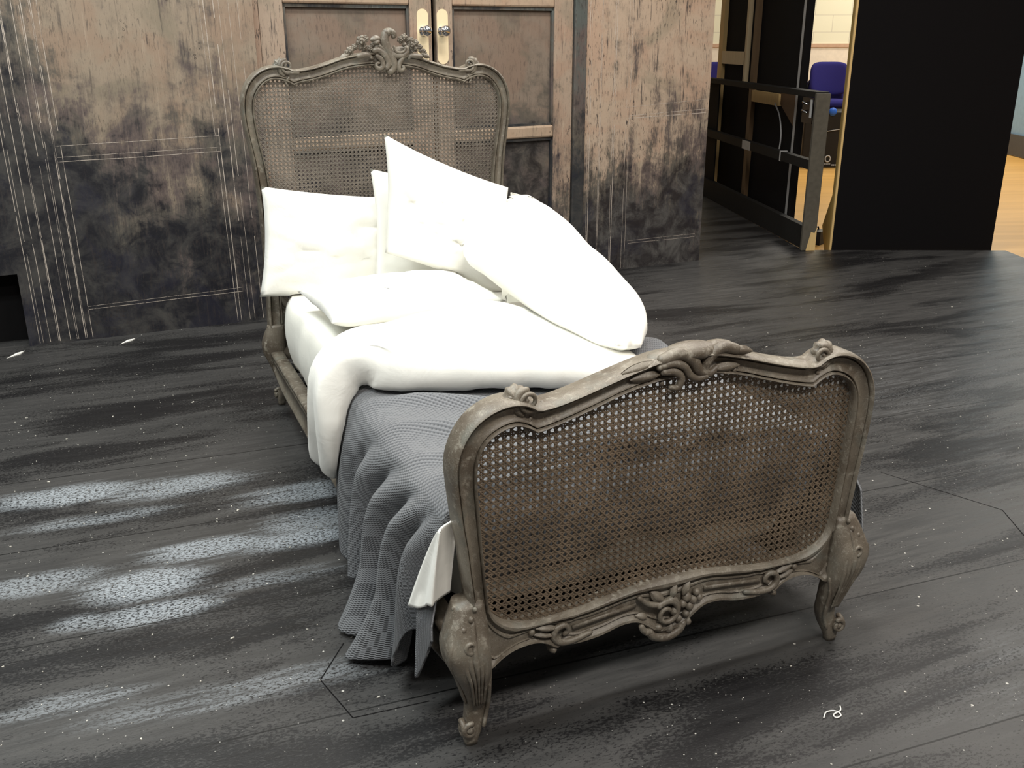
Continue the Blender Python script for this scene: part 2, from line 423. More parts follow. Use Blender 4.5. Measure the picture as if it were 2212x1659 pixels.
# scenic flats
def flat(name, a, bpt, label, mat, outline, lines, thick=.03):
    a = Vector((*a, 0)); d = (Vector((*bpt, 0)) - a).normalized(); nrm = Vector((d.y, -d.x, 0))   # towards the camera
    m = MB()
    f = [a + d * u + Vector((0, 0, z)) for u, z in outline]; k = [p - nrm * thick for p in f]; n = len(f)
    m.v = [tuple(p) for p in f + k]
    m.f = [tuple(range(n)), tuple(range(2 * n - 1, n - 1, -1))] + [(i, (i + 1) % n, (i + 1) % n + n, i + n) for i in range(n)]
    m.m = [0] * len(m.f)
    for (u0, z0, u1, z1) in lines:
        p0 = Vector((u0, z0)); p1 = Vector((u1, z1)); t = (p1 - p0).normalized(); q = Vector((-t.y, t.x)) * random.choice((.0008, .0012, .0017))
        N = max(2, int((p1 - p0).length / .06)); prev = None; ph = random.random() * 50
        for i in range(N + 1):
            c = p0.lerp(p1, i / N); wv = .0025 * noise.noise(Vector((i * .25, ph, 0)))
            c = c + q.normalized() * wv
            row = (a + d * (c.x + q.x) + Vector((0, 0, c.y + q.y)) + nrm * .0006, a + d * (c.x - q.x) + Vector((0, 0, c.y - q.y)) + nrm * .0006)
            if prev: m.face([prev[0], prev[1], row[1], row[0]], 1)
            prev = row
    o = m.build(name, [mat, CHALK], smooth=False)
    return structure(o, label)
def vlines(us, z0, z1, lean=.0):
    out = []
    for u in us:
        z = z0 + .01
        while z < z1:
            l = random.uniform(.4, 1.1); out.append((u + lean * (1.6 - z), z, u + lean * (1.6 - min(z1, z + l)), min(z1, z + l))); z += l + random.uniform(.0, .12)
    return out
LL = vlines((.028, .042, .075, .112, .118, .165, .195, .203, .236, .242, .268), 0, 1.7, .012) + vlines((.965, .985, 1.030, 1.055, 1.10, 1.143), 0, 1.7, .02)
LL += [(.25, .943, .996, .962), (.253, .892, 1.0, .907), (.255, .870, .998, .886), (.286, .168, 1.034, .186), (.288, .154, 1.038, .166)]
flat('wall_left', (-1.466, 3.469), (-.335, 3.501), 'left scenery flat painted mottled beige over charcoal with chalked panel lines', SC_LEFT,
     [(-1.6, .35), (0, .36), (0, 0), (1.215, 0), (1.215, 3.2), (-1.6, 3.2)], LL)
RL = vlines((-.235, -.222, -.155, -.148, -.06, -.048, .036, .06), 0, 1.7, .0) + [(.04, 1.015, .636, 1.049), (.05, .965, .64, .989), (.05, .950, .64, .966), (.08, .184, .61, .186), (.085, .166, .61, .167)]
flat('wall_right_flat', (1.963, 3.785), (2.622, 3.817), 'right scenery flat streaked beige and charcoal with chalked panel lines', SC_RIGHT,
     [(-.262, 0), (.658, 0), (.658, 3.2), (-.262, 3.2)], RL, .035)
b = MB(); b.box((-2.2, 3.62, .3), (1.7, .02, .7)); structure(b.build('wall_left_back', BLACKP, smooth=False), 'black board behind the gap under the left flat')

# double doors between the flats
DO = Vector((-.27, 3.56, 0)); DD = Vector((1.99, .24, 0)).normalized(); DN = Vector((DD.y, -DD.x, 0)); DR = Matrix((( DD.x, -DN.x, 0), (DD.y, -DN.y, 0), (0, 0, 1)))
def dbox(m, u0, u1, z0, z1, o0, o1, mat=0):
    c = DO + DD * ((u0 + u1) / 2) + DN * ((o0 + o1) / 2) + Vector((0, 0, (z0 + z1) / 2))
    m.box(c, (u1 - u0, o1 - o0, z1 - z0), DR, mat)
def door(name, label, u0, u1, s0, s1, knob_u, side):
    root = empty(name, tuple(DO + DD * ((u0 + u1) / 2))); structure(root, label); inv = Vector(root.location)
    def fin(m, nm, mats, parent=root, **k):
        m.v = [tuple(Vector(p) - (inv if parent is root else inv)) for p in m.v]
        return m.build(nm, mats, parent, **k)
    for a0, a1 in ((u0, u0 + s0), (u1 - s1, u1)):
        m = MB(); dbox(m, a0, a1, 0.01, 3.0, -.02, .02); fin(m, 'stile', SC_STILE, smooth=False, bevel=.003)
    for z0, z1, nm in ((.86, .93, 'rail'), (1.58, 1.72, 'rail'), (.01, .2, 'rail')):
        m = MB(); dbox(m, u0 + s0, u1 - s1, z0, z1, -.02, .022); fin(m, nm, RAILC if z0 > .5 else SC_STILE, smooth=False, bevel=.011)
    for z0, z1 in ((.2, .86), (.93, 1.58), (1.72, 3.0)):
        m = MB(); dbox(m, u0 + s0, u1 - s1, z0, z1, -.02, -.008)
        # stepped bead round the recess
        for a0, a1, c0, c1 in ((u0 + s0, u1 - s1, z1 - .016, z1), (u0 + s0, u1 - s1, z0, z0 + .014), (u0 + s0, u0 + s0 + .014, z0, z1), (u1 - s1 - .014, u1 - s1, z0, z1)):
            dbox(m, a0, a1, c0, c1, -.008, .010, 1)
        fin(m, 'panel', [SC_PANEL, SC_FRAME], smooth=False)
    # back plate with rounded ends
    m = MB(); kz = 1.453; N = 12; ring = []
    for k in range(2 * N):
        an = PI * k / (N - 1) if k < N else PI + PI * (k - N) / (N - 1)
        cz = (.108 if k < N else -.108); ring.append((.033 * math.cos(an), cz + .033 * math.sin(an)))
    cu = knob_u; zc = 1.423
    fr = [DO + DD * (cu + x) + Vector((0, 0, zc + z)) + DN * .0235 for x, z in ring]; bk = [p - DN * .003 for p in fr]
    m.v = [tuple(p) for p in fr + bk]; n = len(fr)
    m.f = [tuple(range(n))] + [(i, i + n, (i + 1) % n + n, (i + 1) % n) for i in range(n)]; m.m = [0] * len(m.f)
    bp = fin(m, 'back_plate', BRASS, smooth=False); bp['label'] = 'pale brass back plate'
    m = MB(); prof = [(.0235, .026), (.027, .026), (.030, .014), (.042, .011), (.050, .016), (.056, .025), (.066, .029), (.076, .027), (.083, .018), (.086, .004)]
    rows = []
    kc = DO + DD * (cu + side * .004) + Vector((0, 0, kz))
    for o, r in prof: rows.append([kc + DN * o + DD * (r * math.cos(2 * PI * k / 20)) + Vector((0, 0, r * math.sin(2 * PI * k / 20))) for k in range(20)])
    m.quad_grid(rows, close_v=True); m.f.append(tuple(len(m.v) - 20 + k for k in range(20))); m.m.append(0)
    kb = fin(m, 'knob', CHROME); kb['label'] = 'chrome door knob'
door('door_1', 'left leaf of the panelled double doors behind the headboard', .05, .985, .123, .128, .930, 1)
door('door_2', 'right leaf of the panelled double doors behind the headboard', 1.012, 1.895, .098, .128, 1.048, -1)
b = MB(); dbox(b, 1.90, 1.985, 0, 3.2, -.03, .035)
structure(b.build('trim_3', SC_FRAME, smooth=False, bevel=.004), 'grey green door jamb right of the doors')
b = MB(); dbox(b, -.02, .047, 0, 3.2, -.03, .022); structure(b.build('trim_4', SC_STILE, smooth=False), 'streaked beige door jamb left of the doors')
b = MB(); dbox(b, -.3, 2.2, 0, 3.2, -.09, -.07); structure(b.build('wall_behind_doors', BLACKP, smooth=False), 'black backing behind the door gap')

# loose flecks and chips scattered over the boards
b = MB(); rg = random.Random(5)
for _ in range(300):
    if rg.random() < .5: x, y = rg.uniform(-1.5, -.45), rg.uniform(-.3, 3.2)
    else: x, y = rg.uniform(-.5, 3.4), rg.uniform(-.9, 3.0)
    if abs(x) < .56 and -.03 < y < 2.2: continue
    if y > .7 * (3.9 - x) + 2.0: continue
    r = rg.uniform(.0008, .0015) * (2.2 if rg.random() < .07 else 1); l = r * rg.uniform(1, 2.6); a = rg.uniform(0, PI)
    b.box((x, y, .0012), (l * 2, r * 1.6, .002), Matrix.Rotation(a, 3, 'Z'))
o = b.build('dust_flecks', plain('pale_flecks', (.50, .48, .43), .8), smooth=False); o['kind'] = 'stuff'; o['label'] = 'scattered pale flecks and chips on the black boards'; o['category'] = 'debris'

# ================================================================== BED
bed = empty('bed', (0, 0, 0)); tag(bed, 'carved grey-brown french single bed with cane headboard and footboard on the black stage', 'bed')
BL = 2.17                                                                    # headboard plane

def mirror_half(H):
    H = np.array(H); M = H.copy(); M[:, 0] *= -1
    return np.vstack([M[::-1], H[1:]])
FO = [[(0, .812), (.063, .808), (.117, .796), (.18, .779), (.23, .765), (.28, .753), (.318, .748), (.335, .750)],
      [(.335, .750), (.36, .763), (.395, .766), (.43, .757), (.462, .738), (.487, .708), (.503, .672), (.508, .635), (.504, .580), (.497, .52), (.489, .47), (.483, .415), (.477, .366), (.472, .315)]]
FI = [[(0, .760), (.05, .758), (.10, .750), (.15, .738), (.20, .722), (.25, .707), (.29, .696), (.315, .690), (.330, .687)],
      [(.330, .687), (.346, .698), (.372, .708), (.404, .702), (.433, .683), (.450, .652), (.454, .61), (.450, .54), (.446, .47), (.441, .40), (.437, .35), (.434, .315)]]
FB = [(.437, .372), (.434, .335), (.426, .308), (.408, .287), (.380, .272), (.335, .262), (.28, .261), (.22, .266), (.16, .276), (.10, .285), (.05, .289), (0, .290)]
FA = [(.474, .345), (.470, .27), (.456, .205), (.440, .172), (.415, .190), (.385, .206), (.345, .212), (.315, .206), (.296, .194), (.284, .184), (.268, .192), (.240, .183), (.18, .186), (.13, .198), (.09, .197), (.062, .180), (.035, .158), (0, .150)]
HO = [[(0, 1.366), (.06, 1.362), (.10, 1.357), (.15, 1.347), (.20, 1.331), (.26, 1.314), (.31, 1.306), (.335, 1.307)],
      [(.335, 1.307), (.36, 1.317), (.40, 1.321), (.44, 1.313), (.48, 1.291), (.510, 1.256), (.527, 1.212), (.532, 1.165), (.528, 1.11), (.518, 1.04), (.508, .96), (.501, .85), (.498, .74), (.497, .6), (.500, .46), (.503, .40), (.505, .33)]]
HI = [[(0, 1.312), (.05, 1.312), (.10, 1.308), (.15, 1.298), (.20, 1.281), (.255, 1.266), (.31, 1.256), (.335, 1.246)],
      [(.335, 1.246), (.356, 1.258), (.385, 1.268), (.42, 1.267), (.448, 1.251), (.473, 1.218), (.485, 1.18), (.484, 1.12), (.474, 1.04), (.461, .96), (.453, .88), (.449, .75), (.447, .6), (.446, .50), (.445, .44), (.447, .35)]]
HB = [(.446, .50), (.442, .465), (.42, .44), (.38, .428), (.3, .42), (.15, .425), (0, .43)]
HA = [(.50, .36), (.488, .27), (.46, .21), (.42, .19), (.36, .21), (.30, .20), (.2, .19), (.1, .195), (0, .17)]
PROF = [(0, -.004), (.012, .006), (.04, .014), (.09, .0175), (.14, .0155), (.165, .011), (.175, .001), (.195, .001), (.205, .012), (.23, .0140), (.26, .0115), (.35, .0075), (.48, .0055), (.60, .0080), (.68, .012), (.715, .0150), (.735, .0135), (.745, .002), (.768, .002),
        (.778, .015), (.80, .0205), (.86, .0245), (.92, .0215), (.97, .013), (1.0, .002)]
PBACK = [(1.0, -.034), (.93, -.041), (.8, -.043), (.5, -.040), (.1, -.036), (0, -.030)]
def seg_pairs(O, I, ns):
    o = []; i = []
    for so, si, n in zip(O, I, ns):
        a = catmull(so, n); c = catmull(si, n)
        if o: a = a[1:]; c = c[1:]
        o.append(a); i.append(c)
    return mirror_half(np.vstack(o)), mirror_half(np.vstack(i))
def loft(m, O, I, prof, y0, closed_ends=True):
    rows = []
    for o, i in zip(O, I):
        rows.append([(i[0] + (o[0] - i[0]) * v, y0 - h, i[1] + (o[1] - i[1]) * v) for v, h in prof])
    bb = m.quad_grid(rows, close_v=True); n = len(prof)
    if closed_ends:
        m.f.append(tuple(bb + k for k in range(n))); m.m.append(0)
        e = bb + (len(rows) - 1) * n; m.f.append(tuple(e + k for k in reversed(range(n)))); m.m.append(0)
APROF = [(0, 0), (.02, .009), (.07, .0145), (.13, .0145), (.18, .009), (.20, .003), (.24, .003), (.27, .008), (.31, .008), (.34, .004), (.72, .004), (.75, .008), (.78, .004), (.82, .006), (.88, .0145), (.94, .0155), (.99, .010), (1.0, .0), (1.0, -.026), (.9, -.032), (.1, -.032), (0, -.028)]

def bow(v, cxz, amount):   # unused directions kept straight
    return v
def panel_part(name, O, I, B, Aa, y0, label):
    m = MB()
    oo, ii = seg_pairs(O, I, (34, 60)); loft(m, oo, ii, PROF + PBACK, y0)
    bi = mirror_half(catmull(B, 60)[::-1]); ai = mirror_half(catmull(Aa, 60)[::-1]); loft(m, ai, bi, APROF, y0)
    o = m.build(name, WOOD, bed); o['label'] = label
    o.data.set_sharp_from_angle(angle=math.radians(38))
    return o, oo, ii, bi
# ---- cane weave: vertical and horizontal pairs plus both diagonals, cut to the opening
def cane(name, poly, y0, mat, parent, sag, pitch=.0157):
    poly = np.array(poly); m = MB()
    lo = poly.min(0); hi = poly.max(0); c0 = (lo + hi) / 2; hw = (hi - lo) / 2
    def inter(p, d):
        q = poly; r = np.roll(poly, -1, 0) - q; n = np.array([-d[1], d[0]])
        den = r @ n; num = (p - q) @ n
        with np.errstate(divide='ignore', invalid='ignore'): s = num / den
        ok = (np.abs(den) > 1e-12) & (s >= 0) & (s < 1)
        t = ((q + r * s[:, None]) - p) @ d
        return sorted(t[ok])
    def strip(p, d, w, lay):
        ts = inter(p, d); nrm = np.array([-d[1], d[0]])
        for a, e in zip(ts[::2], ts[1::2]):
            if e - a < .01: continue
            a -= .006; e += .006; N = max(3, int((e - a) / .02)); rows = []
            ph = random.random() * 9
            for i in range(N + 1):
                q = p + d * (a + (e - a) * i / N)
                u = (q - c0) / hw; y = y0 + lay + sag * max(0, 1 - u[0] ** 2) * max(0, 1 - u[1] ** 2) + .0006 * math.sin(i * 2.1 + ph)
                l = q + nrm * w; r = q - nrm * w
                rows.append([(l[0], y + .0006, l[1]), (q[0], y - .0005, q[1]), (r[0], y + .0006, r[1])])
            m.quad_grid(rows)
    for k in range(int(lo[0] / pitch) - 1, int(hi[0] / pitch) + 2):
        for s in (-1, 1): strip(np.array([k * pitch + s * .00225, -5.]), np.array([0, 1.]), .0017, 0)
    for k in range(int(lo[1] / pitch) - 1, int(hi[1] / pitch) + 2):
        for s in (-1, 1): strip(np.array([-5., k * pitch + s * .00225]), np.array([1., 0]), .0017, -.0012)
    r2 = math.sqrt(.5)
    for k in range(-160, 160):
        strip(np.array([(k + .5) * pitch - 5, -5.]), np.array([r2, r2]), .0017, -.0022)
        strip(np.array([(k + .5) * pitch + 5, -5.]), np.array([-r2, r2]), .0017, -.0030)
    # splines: thin binding bead round the edge of the cane
    o = m.build(name, mat, parent, fix=False)
    return o

def plane_pt(px_, py_):
    """(x, z) pair as a vector helper"""
    return (px_, py_)
def spiral(c, r0, r1, a0, turns, n=26):
    return [(c[0] + (r0 + (r1 - r0) * i / n) * math.cos(a0 + 2 * PI * turns * i / n), c[1] + (r0 + (r1 - r0) * i / n) * math.sin(a0 + 2 * PI * turns * i / n)) for i in range(n + 1)]
def sweep(m, pts, r0, r1, y, n=8, mid=None, num=None, bulge=0.0, sy=1.0):
    q = catmull(pts, num or max(10, len(pts) * 5)); N = len(q) - 1
    rad = []; path = []
    for i, p in enumerate(q):
        t = i / N; r = r0 + (r1 - r0) * t
        if mid: r += (mid - (r0 + r1) / 2) * math.sin(PI * t)
        rad.append(r); path.append((p[0], y - bulge * math.sin(PI * t), p[1]))
    m.tube(path, rad, n, sy)
def rose(m, c, r, y):
    m.blob((c[0], y - r * .2, c[1]), (r * .62, r * .6, r * .62), nu=10, nv=7)
    for k in range(6):
        a = 2 * PI * k / 6 + .3
        m.blob((c[0] + r * .62 * math.cos(a), y - r * .1, c[1] + r * .62 * math.sin(a)), (r * .44, r * .34, r * .44), nu=8, nv=6)
    for k in range(3):
        a = 2 * PI * k / 3; m.blob((c[0] + r * .28 * math.cos(a), y - r * .62, c[1] + r * .28 * math.sin(a)), r * .3, nu=7, nv=5)
def leaf(m, a, e, wd, y, lift=.008, veins=True):
    a = np.array(a); e = np.array(e); d = e - a; L = np.linalg.norm(d); d /= L; nn = np.array([-d[1], d[0]]); rows = []
    for i in range(9):
        t = i / 8; ww = wd * math.sin(PI * (t * .92 + .05)) ** .8
        c = a + d * L * t
        rows.append([(c[0] + nn[0] * ww * s, y - lift * (1 - s * s) * math.sin(PI * min(1, t * .9 + .1)) - (.002 if abs(s) < .1 else 0), c[1] + nn[1] * ww * s) for s in (-1, -.5, 0, .5, 1)])
    m.quad_grid(rows)
    m.quad_grid([[(p[0], y + .003, p[2]) for p in r] for r in rows], flip=True)
def corner_scroll(parent, x, z, sgn, y, s=1.0, shell=True):
    m = MB()
    ty = lambda p: (x + sgn * p[0] * s, z + p[1] * s)
    sp = [ty(p) for p in [(-.052, -.012), (-.03, -.010)] + spiral((-.006, .013), .024, .006, -PI / 2, 1.35, 24)]
    sweep(m, sp, .0075 * s, .005 * s, y - .012, num=44)
    sweep(m, [ty(p) for p in [(.006, -.022), (.020, -.008), (.022, .016), (.012, .034), (-.004, .038)]], .007 * s, .008 * s, y - .004, mid=.012 * s)
    if shell:
        def fl(q, th, ph): return 1 + .07 * math.sin(9 * ph)
        m.blob((x + sgn * .018 * s, y + .012, z + .012 * s), (.030 * s, .030, .025 * s), Matrix.Rotation(PI / 2, 3, 'X'), 36, 10, fl)
    for px_, pz_, r in ((.042, .004, .010), (.054, .000, .008), (.033, .022, .008), (-.045, -.002, .007), (.064, -.003, .006)):
        q = ty((px_, pz_)); m.blob((q[0], y + .002, q[1]), (r * s, r * s * 1.2, r * s * .8), nu=8, nv=6)
    sweep(m, [ty(p) for p in [(-.012, -.03), (.002, -.050), (-.006, -.064)]], .0055 * s, .004 * s, y - .006)
    m.blob((ty((.006, -.042))[0], y - .006, ty((.006, -.042))[1]), .007 * s, nu=8, nv=6)
    m.blob((ty((.0, -.056))[0], y - .006, ty((.0, -.056))[1]), .006 * s, nu=8, nv=6)
    return m.build('corner_scroll', WOOD, parent)

def cabriole(parent, sx, y0, sy, top=.33, s=1.0, name='leg'):
    """S-curved leg; sy = -1 swells towards the foot end, +1 towards the head end"""
    P_ = [(.474, 0, .345, .030), (.482, .010, .30, .041), (.487, .020, .255, .047), (.481, .022, .21, .043), (.471, .016, .165, .034), (.463, .007, .12, .026), (.461, .001, .085, .0225), (.466, .003, .055, .021), (.473, .009, .032, .019), (.477, .012, .014, .0155), (.477, .012, 0.0, .0135)]
    q = catmull(P_, 34); m = MB(); rows = []; n = 20
    for x, dy, z, r in q:
        row = []
        for k in range(n):
            a = 2 * PI * k / n; ca, sa = math.cos(a), math.sin(a)
            e = (abs(ca) ** 4 + abs(sa) ** 4) ** -.25
            row.append((sx * (x + r * e * ca), y0 + sy * (dy + r * e * sa * .85), z))
        rows.append(row)
    bb = m.quad_grid(rows, close_v=True); m.f.append(tuple(bb + k for k in range(n))); m.m.append(0)
    e_ = bb + (len(rows) - 1) * n; m.f.append(tuple(e_ + k for k in reversed(range(n)))); m.m.append(0)
    T = lambda x, dy, z: (sx * x, y0 + sy * dy, z)
    # toe volutes on the two outer faces
    for ax in (0, 1):
        pts = spiral((0, 0), .017, .003, PI * .6, -1.4, 24); path = []
        for a_, c_ in pts:
            path.append(T(.484 + a_, .031, .046 + c_) if ax == 0 else T(.497, .016 + a_, .046 + c_))
        m.tube(path, [.0068 - .003 * i / 24 for i in range(25)], 7)
        m.blob(T(.484, .026, .046) if ax == 0 else T(.492, .016, .046), .012, nu=8, nv=6)
    # knee acanthus
    for off in (-.030, -.016, -.002, .012, .026):
        path = catmull([T(.478 + off * .7, .036 - abs(off) * .2, .318 - abs(off) * .9), T(.482 + off, .053 - abs(off) * .35, .270), T(.480 + off * .8, .059 - abs(off) * .2, .225), T(.472 + off * .55, .050, .175), T(.464 + off * .35, .031, .105)], 22)
        m.tube(path, [.0084 * (.55 + .45 * math.sin(PI * min(1, i / 14))) * (1 - .6 * i / 21) + .0006 for i in range(22)], 6)
        path = catmull([T(.508, .012 + off * .7, .316 - abs(off) * .9), T(.523, .018 + off, .268), T(.524, .021 + off * .8, .225), T(.507, .018 + off * .5, .175), T(.487, .008 + off * .3, .105)], 22)
        m.tube(path, [.0084 * (.55 + .45 * math.sin(PI * min(1, i / 14))) * (1 - .6 * i / 21) + .0006 for i in range(22)], 6)
    sp = [T(.487 + a_, .056, .268 + c_) for a_, c_ in spiral((0, 0), .014, .004, -PI / 2, .9, 20)]
    m.tube(sp, [.0062 - .003 * i / 20 for i in range(21)], 7)
    for p, r in ((T(.500, .018, .318), .012), (T(.505, .010, .335), .009), (T(.480, .036, .318), .011), (T(.497, .040, .300), .010), (T(.470, .034, .338), .008), (T(.515, .030, .285), .011)):
        m.blob(p, (r * .65, r * .65, r * .75), nu=9, nv=6)
    # edge bead running down the inner corner
    path = catmull([T(.438, .030, .19), T(.441, .034, .15), T(.441, .028, .11), T(.444, .022, .075), T(.452, .026, .045)], 18)
    m.tube(path, .0045, 6)
    return m.build(name, WOOD, parent)

# ---- footboard
FY = 0.0
foot, fo_, fi_, fb_ = panel_part('footboard', FO, FI, FB, FA, FY, 'lower cane end with serpentine moulded rail')
fpoly = np.vstack([fi_, fb_[::-1][1:-1]])
cf = cane('cane_panel', fpoly, FY + .006, CANE_F, foot, -.006); cf['label'] = 'brown woven cane panel'
m = MB()
sweep(m, [(-.062, .802), (-.02, .812), (.012, .795), (.030, .770), (.055, .760), (.075, .772)], .012, .006, FY - .014, mid=.014)
sweep(m, [(-.07, .790), (-.035, .795), (-.010, .785), (.005, .765), (.022, .755), (.046, .757)], .007, .006, FY - .020, mid=.009)
sweep(m, [(-.060, .780), (-.032, .777), (-.016, .763), (-.022, .743), (-.040, .744)], .008, .006, FY - .020, mid=.009)
sweep(m, [(.120, .803), (.085, .812), (.058, .798), (.046, .775), (.052, .757)], .012, .007, FY - .012, mid=.013)
m.blob((.02, FY + .004, .808), (.062, .034, .020)); m.blob((-.035, FY + .006, .800), (.050, .030, .016)); m.blob((.085, FY + .008, .808), (.040, .026, .014))
for x0, z0, x1, z1 in ((-.07, .800, -.15, .786), (-.06, .775, -.13, .770), (.06, .768, .13, .768), (.10, .806, .16, .795)): leaf(m, (x0, z0), (x1, z1), .011, FY - .014)
for x, z, r in ((-.075, .762, .008), (-.092, .757, .007), (.088, .765, .008), (.104, .760, .007), (.120, .757, .006), (-.055, .752, .006)): m.blob((x, FY - .010, z), (r, .006, r), nu=8, nv=6)
m.build('carved_crest', WOOD, foot)
for s in (-1, 1): corner_scroll(foot, s * .352, .747, s, FY, .85)
m = MB()   # apron cartouche and side scrolls
sweep(m, [p for p in spiral((-.012, .205), .034, .010, PI * .75, -1.25, 26)], .008, .005, FY - .016, num=44)
sweep(m, [(-.085, .262), (-.060, .240), (-.03, .232), (.0, .238), (.016, .220), (.016, .196)], .005, .006, FY - .014, mid=.008)
sweep(m, [(-.052, .164), (-.040, .150), (-.008, .142), (.022, .150), (.036, .168)], .009, .008, FY - .012, mid=.011)
sweep(m, [(-.075, .187), (-.066, .172), (-.050, .165)], .007, .009, FY - .012)
for x, z, r in ((.040, .232, .012), (.056, .222, .011), (.048, .208, .011), (.030, .218, .010), (.064, .240, .009), (.072, .225, .009), (.040, .190, .009), (.020, .182, .009), (-.030, .172, .009), (.046, .168, .009), (-.060, .168, .009), (.010, .205, .012)):
    m.blob((x, FY - .012, z), (r, .010, r), nu=9, nv=6)
leaf(m, (-.020, .235), (-.055, .268), .012, FY - .012); leaf(m, (.0, .240), (.010, .272), .010, FY - .012); leaf(m, (.03, .240), (.045, .272), .010, FY - .012); leaf(m, (.0, .175), (-.004, .150), .010, FY - .014); leaf(m, (-.06, .205), (-.09, .215), .010, FY - .010)
for s in (-1, 1):
    sweep(m, [(s * a_, c_) for a_, c_ in [(.20, .205), (.24, .196), (.272, .198), (.288, .214), (.282, .234), (.262, .238), (.254, .224), (.264, .216)]], .006, .005, FY - .011, mid=.008)
    leaf(m, (s * .282, .236), (s * .33, .246), .008, FY - .010); leaf(m, (s * .29, .22), (s * .335, .232), .007, FY - .010)
    m.blob((s * .338, FY - .008, .238), (.008, .007, .008), nu=8, nv=6)
    m.blob((s * .286, FY + .004, .180), (.010, .020, .010), nu=8, nv=6)
    m.box((s * .165, FY - .006, .232), (.155, .006, .010), Matrix.Rotation(s * .11, 3, 'Y'))
m.build('apron_carving', WOOD, foot)
for s in (-1, 1): cabriole(foot, s, FY + .008, -1)

# ---- headboard
head, ho_, hi_, hb_ = panel_part('headboard', HO, HI, HB, HA, BL, 'tall cane end with carved crest')
hpoly = np.vstack([hi_, hb_[::-1][1:-1]])
ch = cane('cane_panel', hpoly, BL + .006, CANE_H, head, .004); ch['label'] = 'greyish woven cane panel'
m = MB(); Y = BL - .014
CR = lambda pts: [((x - 1150) * .0001655 + .036, 1.300 - (y - 995) * .0001655) for x, y in pts]
sweep(m, CR([(1130, 1040), (1200, 990), (1235, 880), (1190, 740), (1110, 590), (1050, 450), (1040, 330), (1070, 210), (1160, 165), (1250, 200), (1275, 260), (1230, 285)]), .012, .008, Y, mid=.019, num=50)
m.blob((CR([(1145, 1030)])[0][0], Y, CR([(1145, 1030)])[0][1]), (.016, .014, .014)); m.blob((CR([(1100, 190)])[0][0], Y, CR([(1100, 190)])[0][1]), (.018, .018, .016))
sweep(m, CR([(1090, 420), (1110, 540), (1190, 640), (1320, 690), (1470, 670), (1550, 590), (1540, 500)]), .008, .009, Y - .006, mid=.012, num=40)
sweep(m, CR([(1230, 490), (1240, 560), (1310, 620), (1410, 620), (1490, 570), (1500, 500)]), .005, .005, Y - .014, num=30)
sweep(m, CR([(760, 590), (850, 560), (960, 620), (1050, 720), (1090, 850), (1050, 960)]), .010, .011, Y - .006, mid=.013, num=36)
sweep(m, CR([(900, 480), (980, 550), (1070, 660), (1120, 800), (1140, 900)]), .007, .007, Y - .008, num=30)
sweep(m, CR([(820, 690), (900, 740), (960, 830), (950, 930), (870, 970), (800, 920), (830, 850), (890, 850)]), .009, .005, Y - .006, mid=.010, num=44)
sweep(m, CR([(1560, 690), (1450, 720), (1390, 800), (1340, 900), (1350, 990), (1410, 1010), (1460, 960), (1430, 920)]), .007, .006, Y - .006, mid=.010, num=44)
sweep(m, CR([(380, 700), (520, 670), (640, 680), (720, 750)]), .009, .006, Y - .004, mid=.010)
sweep(m, CR([(1900, 720), (1760, 700), (1640, 700), (1580, 760)]), .009, .006, Y - .004, mid=.010)
m.blob((.030, BL, 1.335), (.075, .016, .045)); m.blob((-.02, BL + .004, 1.365), (.05, .014, .025)); m.blob((.085, BL + .004, 1.362), (.05, .014, .022))
for q, r in (((500, 380), .022), ((590, 330), .014), ((560, 500), .013), ((470, 520), .010)): rose(m, CR([q])[0], r, Y + .004)
for q, r in (((230, 575), .017), ((340, 500), .014), ((150, 610), .010), ((1430, 350), .016), ((1510, 300), .016), ((1590, 350), .013), ((1680, 370), .016), ((1690, 460), .020), ((1780, 420), .015), ((1760, 540), .015), ((1880, 510), .013), ((1900, 580), .011), ((1980, 590), .009), ((2010, 640), .008), ((760, 470), .012), ((720, 540), .014)):
    rose(m, CR([q])[0], r * .9, Y + .006)
leaf(m, CR([(700, 350)])[0], CR([(960, 320)])[0], .014, Y, .012); leaf(m, CR([(760, 420)])[0], CR([(930, 380)])[0], .012, Y - .004, .012)
leaf(m, CR([(220, 640)])[0], CR([(-40, 780)])[0], .012, Y + .004, .01); leaf(m, CR([(1560, 440)])[0], CR([(1440, 470)])[0], .010, Y, .01); leaf(m, CR([(1900, 650)])[0], CR([(2120, 740)])[0], .010, Y + .004, .008)
m.build('carved_crest', WOOD, head)
for s in (-1, 1): corner_scroll(head, s * .362, 1.304, s, BL - .004, .9)
for s in (-1, 1): cabriole(head, s, BL, 1)

# ---- side rails
for s in (-1, 1):
    m = MB(); N = 40; rows = []
    for i in range(N + 1):
        y = .03 + (BL - .03) * i / N; t = i / N; e = min(t, 1 - t)
        zb = .125 + .045 * max(0, 1 - e / .12) ** 2 - .012 * math.sin(PI * t); zt = .232
        xo = s * .500; xi = s * .462
        rows.append([(xi, y, zb), (xo, y, zb), (xo + s * .006, y, zb + .006), (xo + s * .006, y, zb + .014), (xo, y, zb + .020), (xo, y, zt - .034), (xo + s * .005, y, zt - .030), (xo + s * .005, y, zt - .022), (xo, y, zt - .016), (xo + s * .008, y, zt - .008), (xo + s * .008, y, zt), (xo, y, zt + .006), (xi, y, zt + .006)])
    bb = m.quad_grid(rows, close_v=True); n = 13
    m.f.append(tuple(bb + k for k in range(n))); m.m.append(0); e_ = bb + N * n; m.f.append(tuple(e_ + k for k in range(n))); m.m.append(0)
    m.build('side_rail', WOOD, bed)
m = MB()
for k in range(11): m.box((0, .24 + k * .172, .222), (.925, .07, .018))
m.build('slat_base', DARKTIMB, bed, smooth=False)

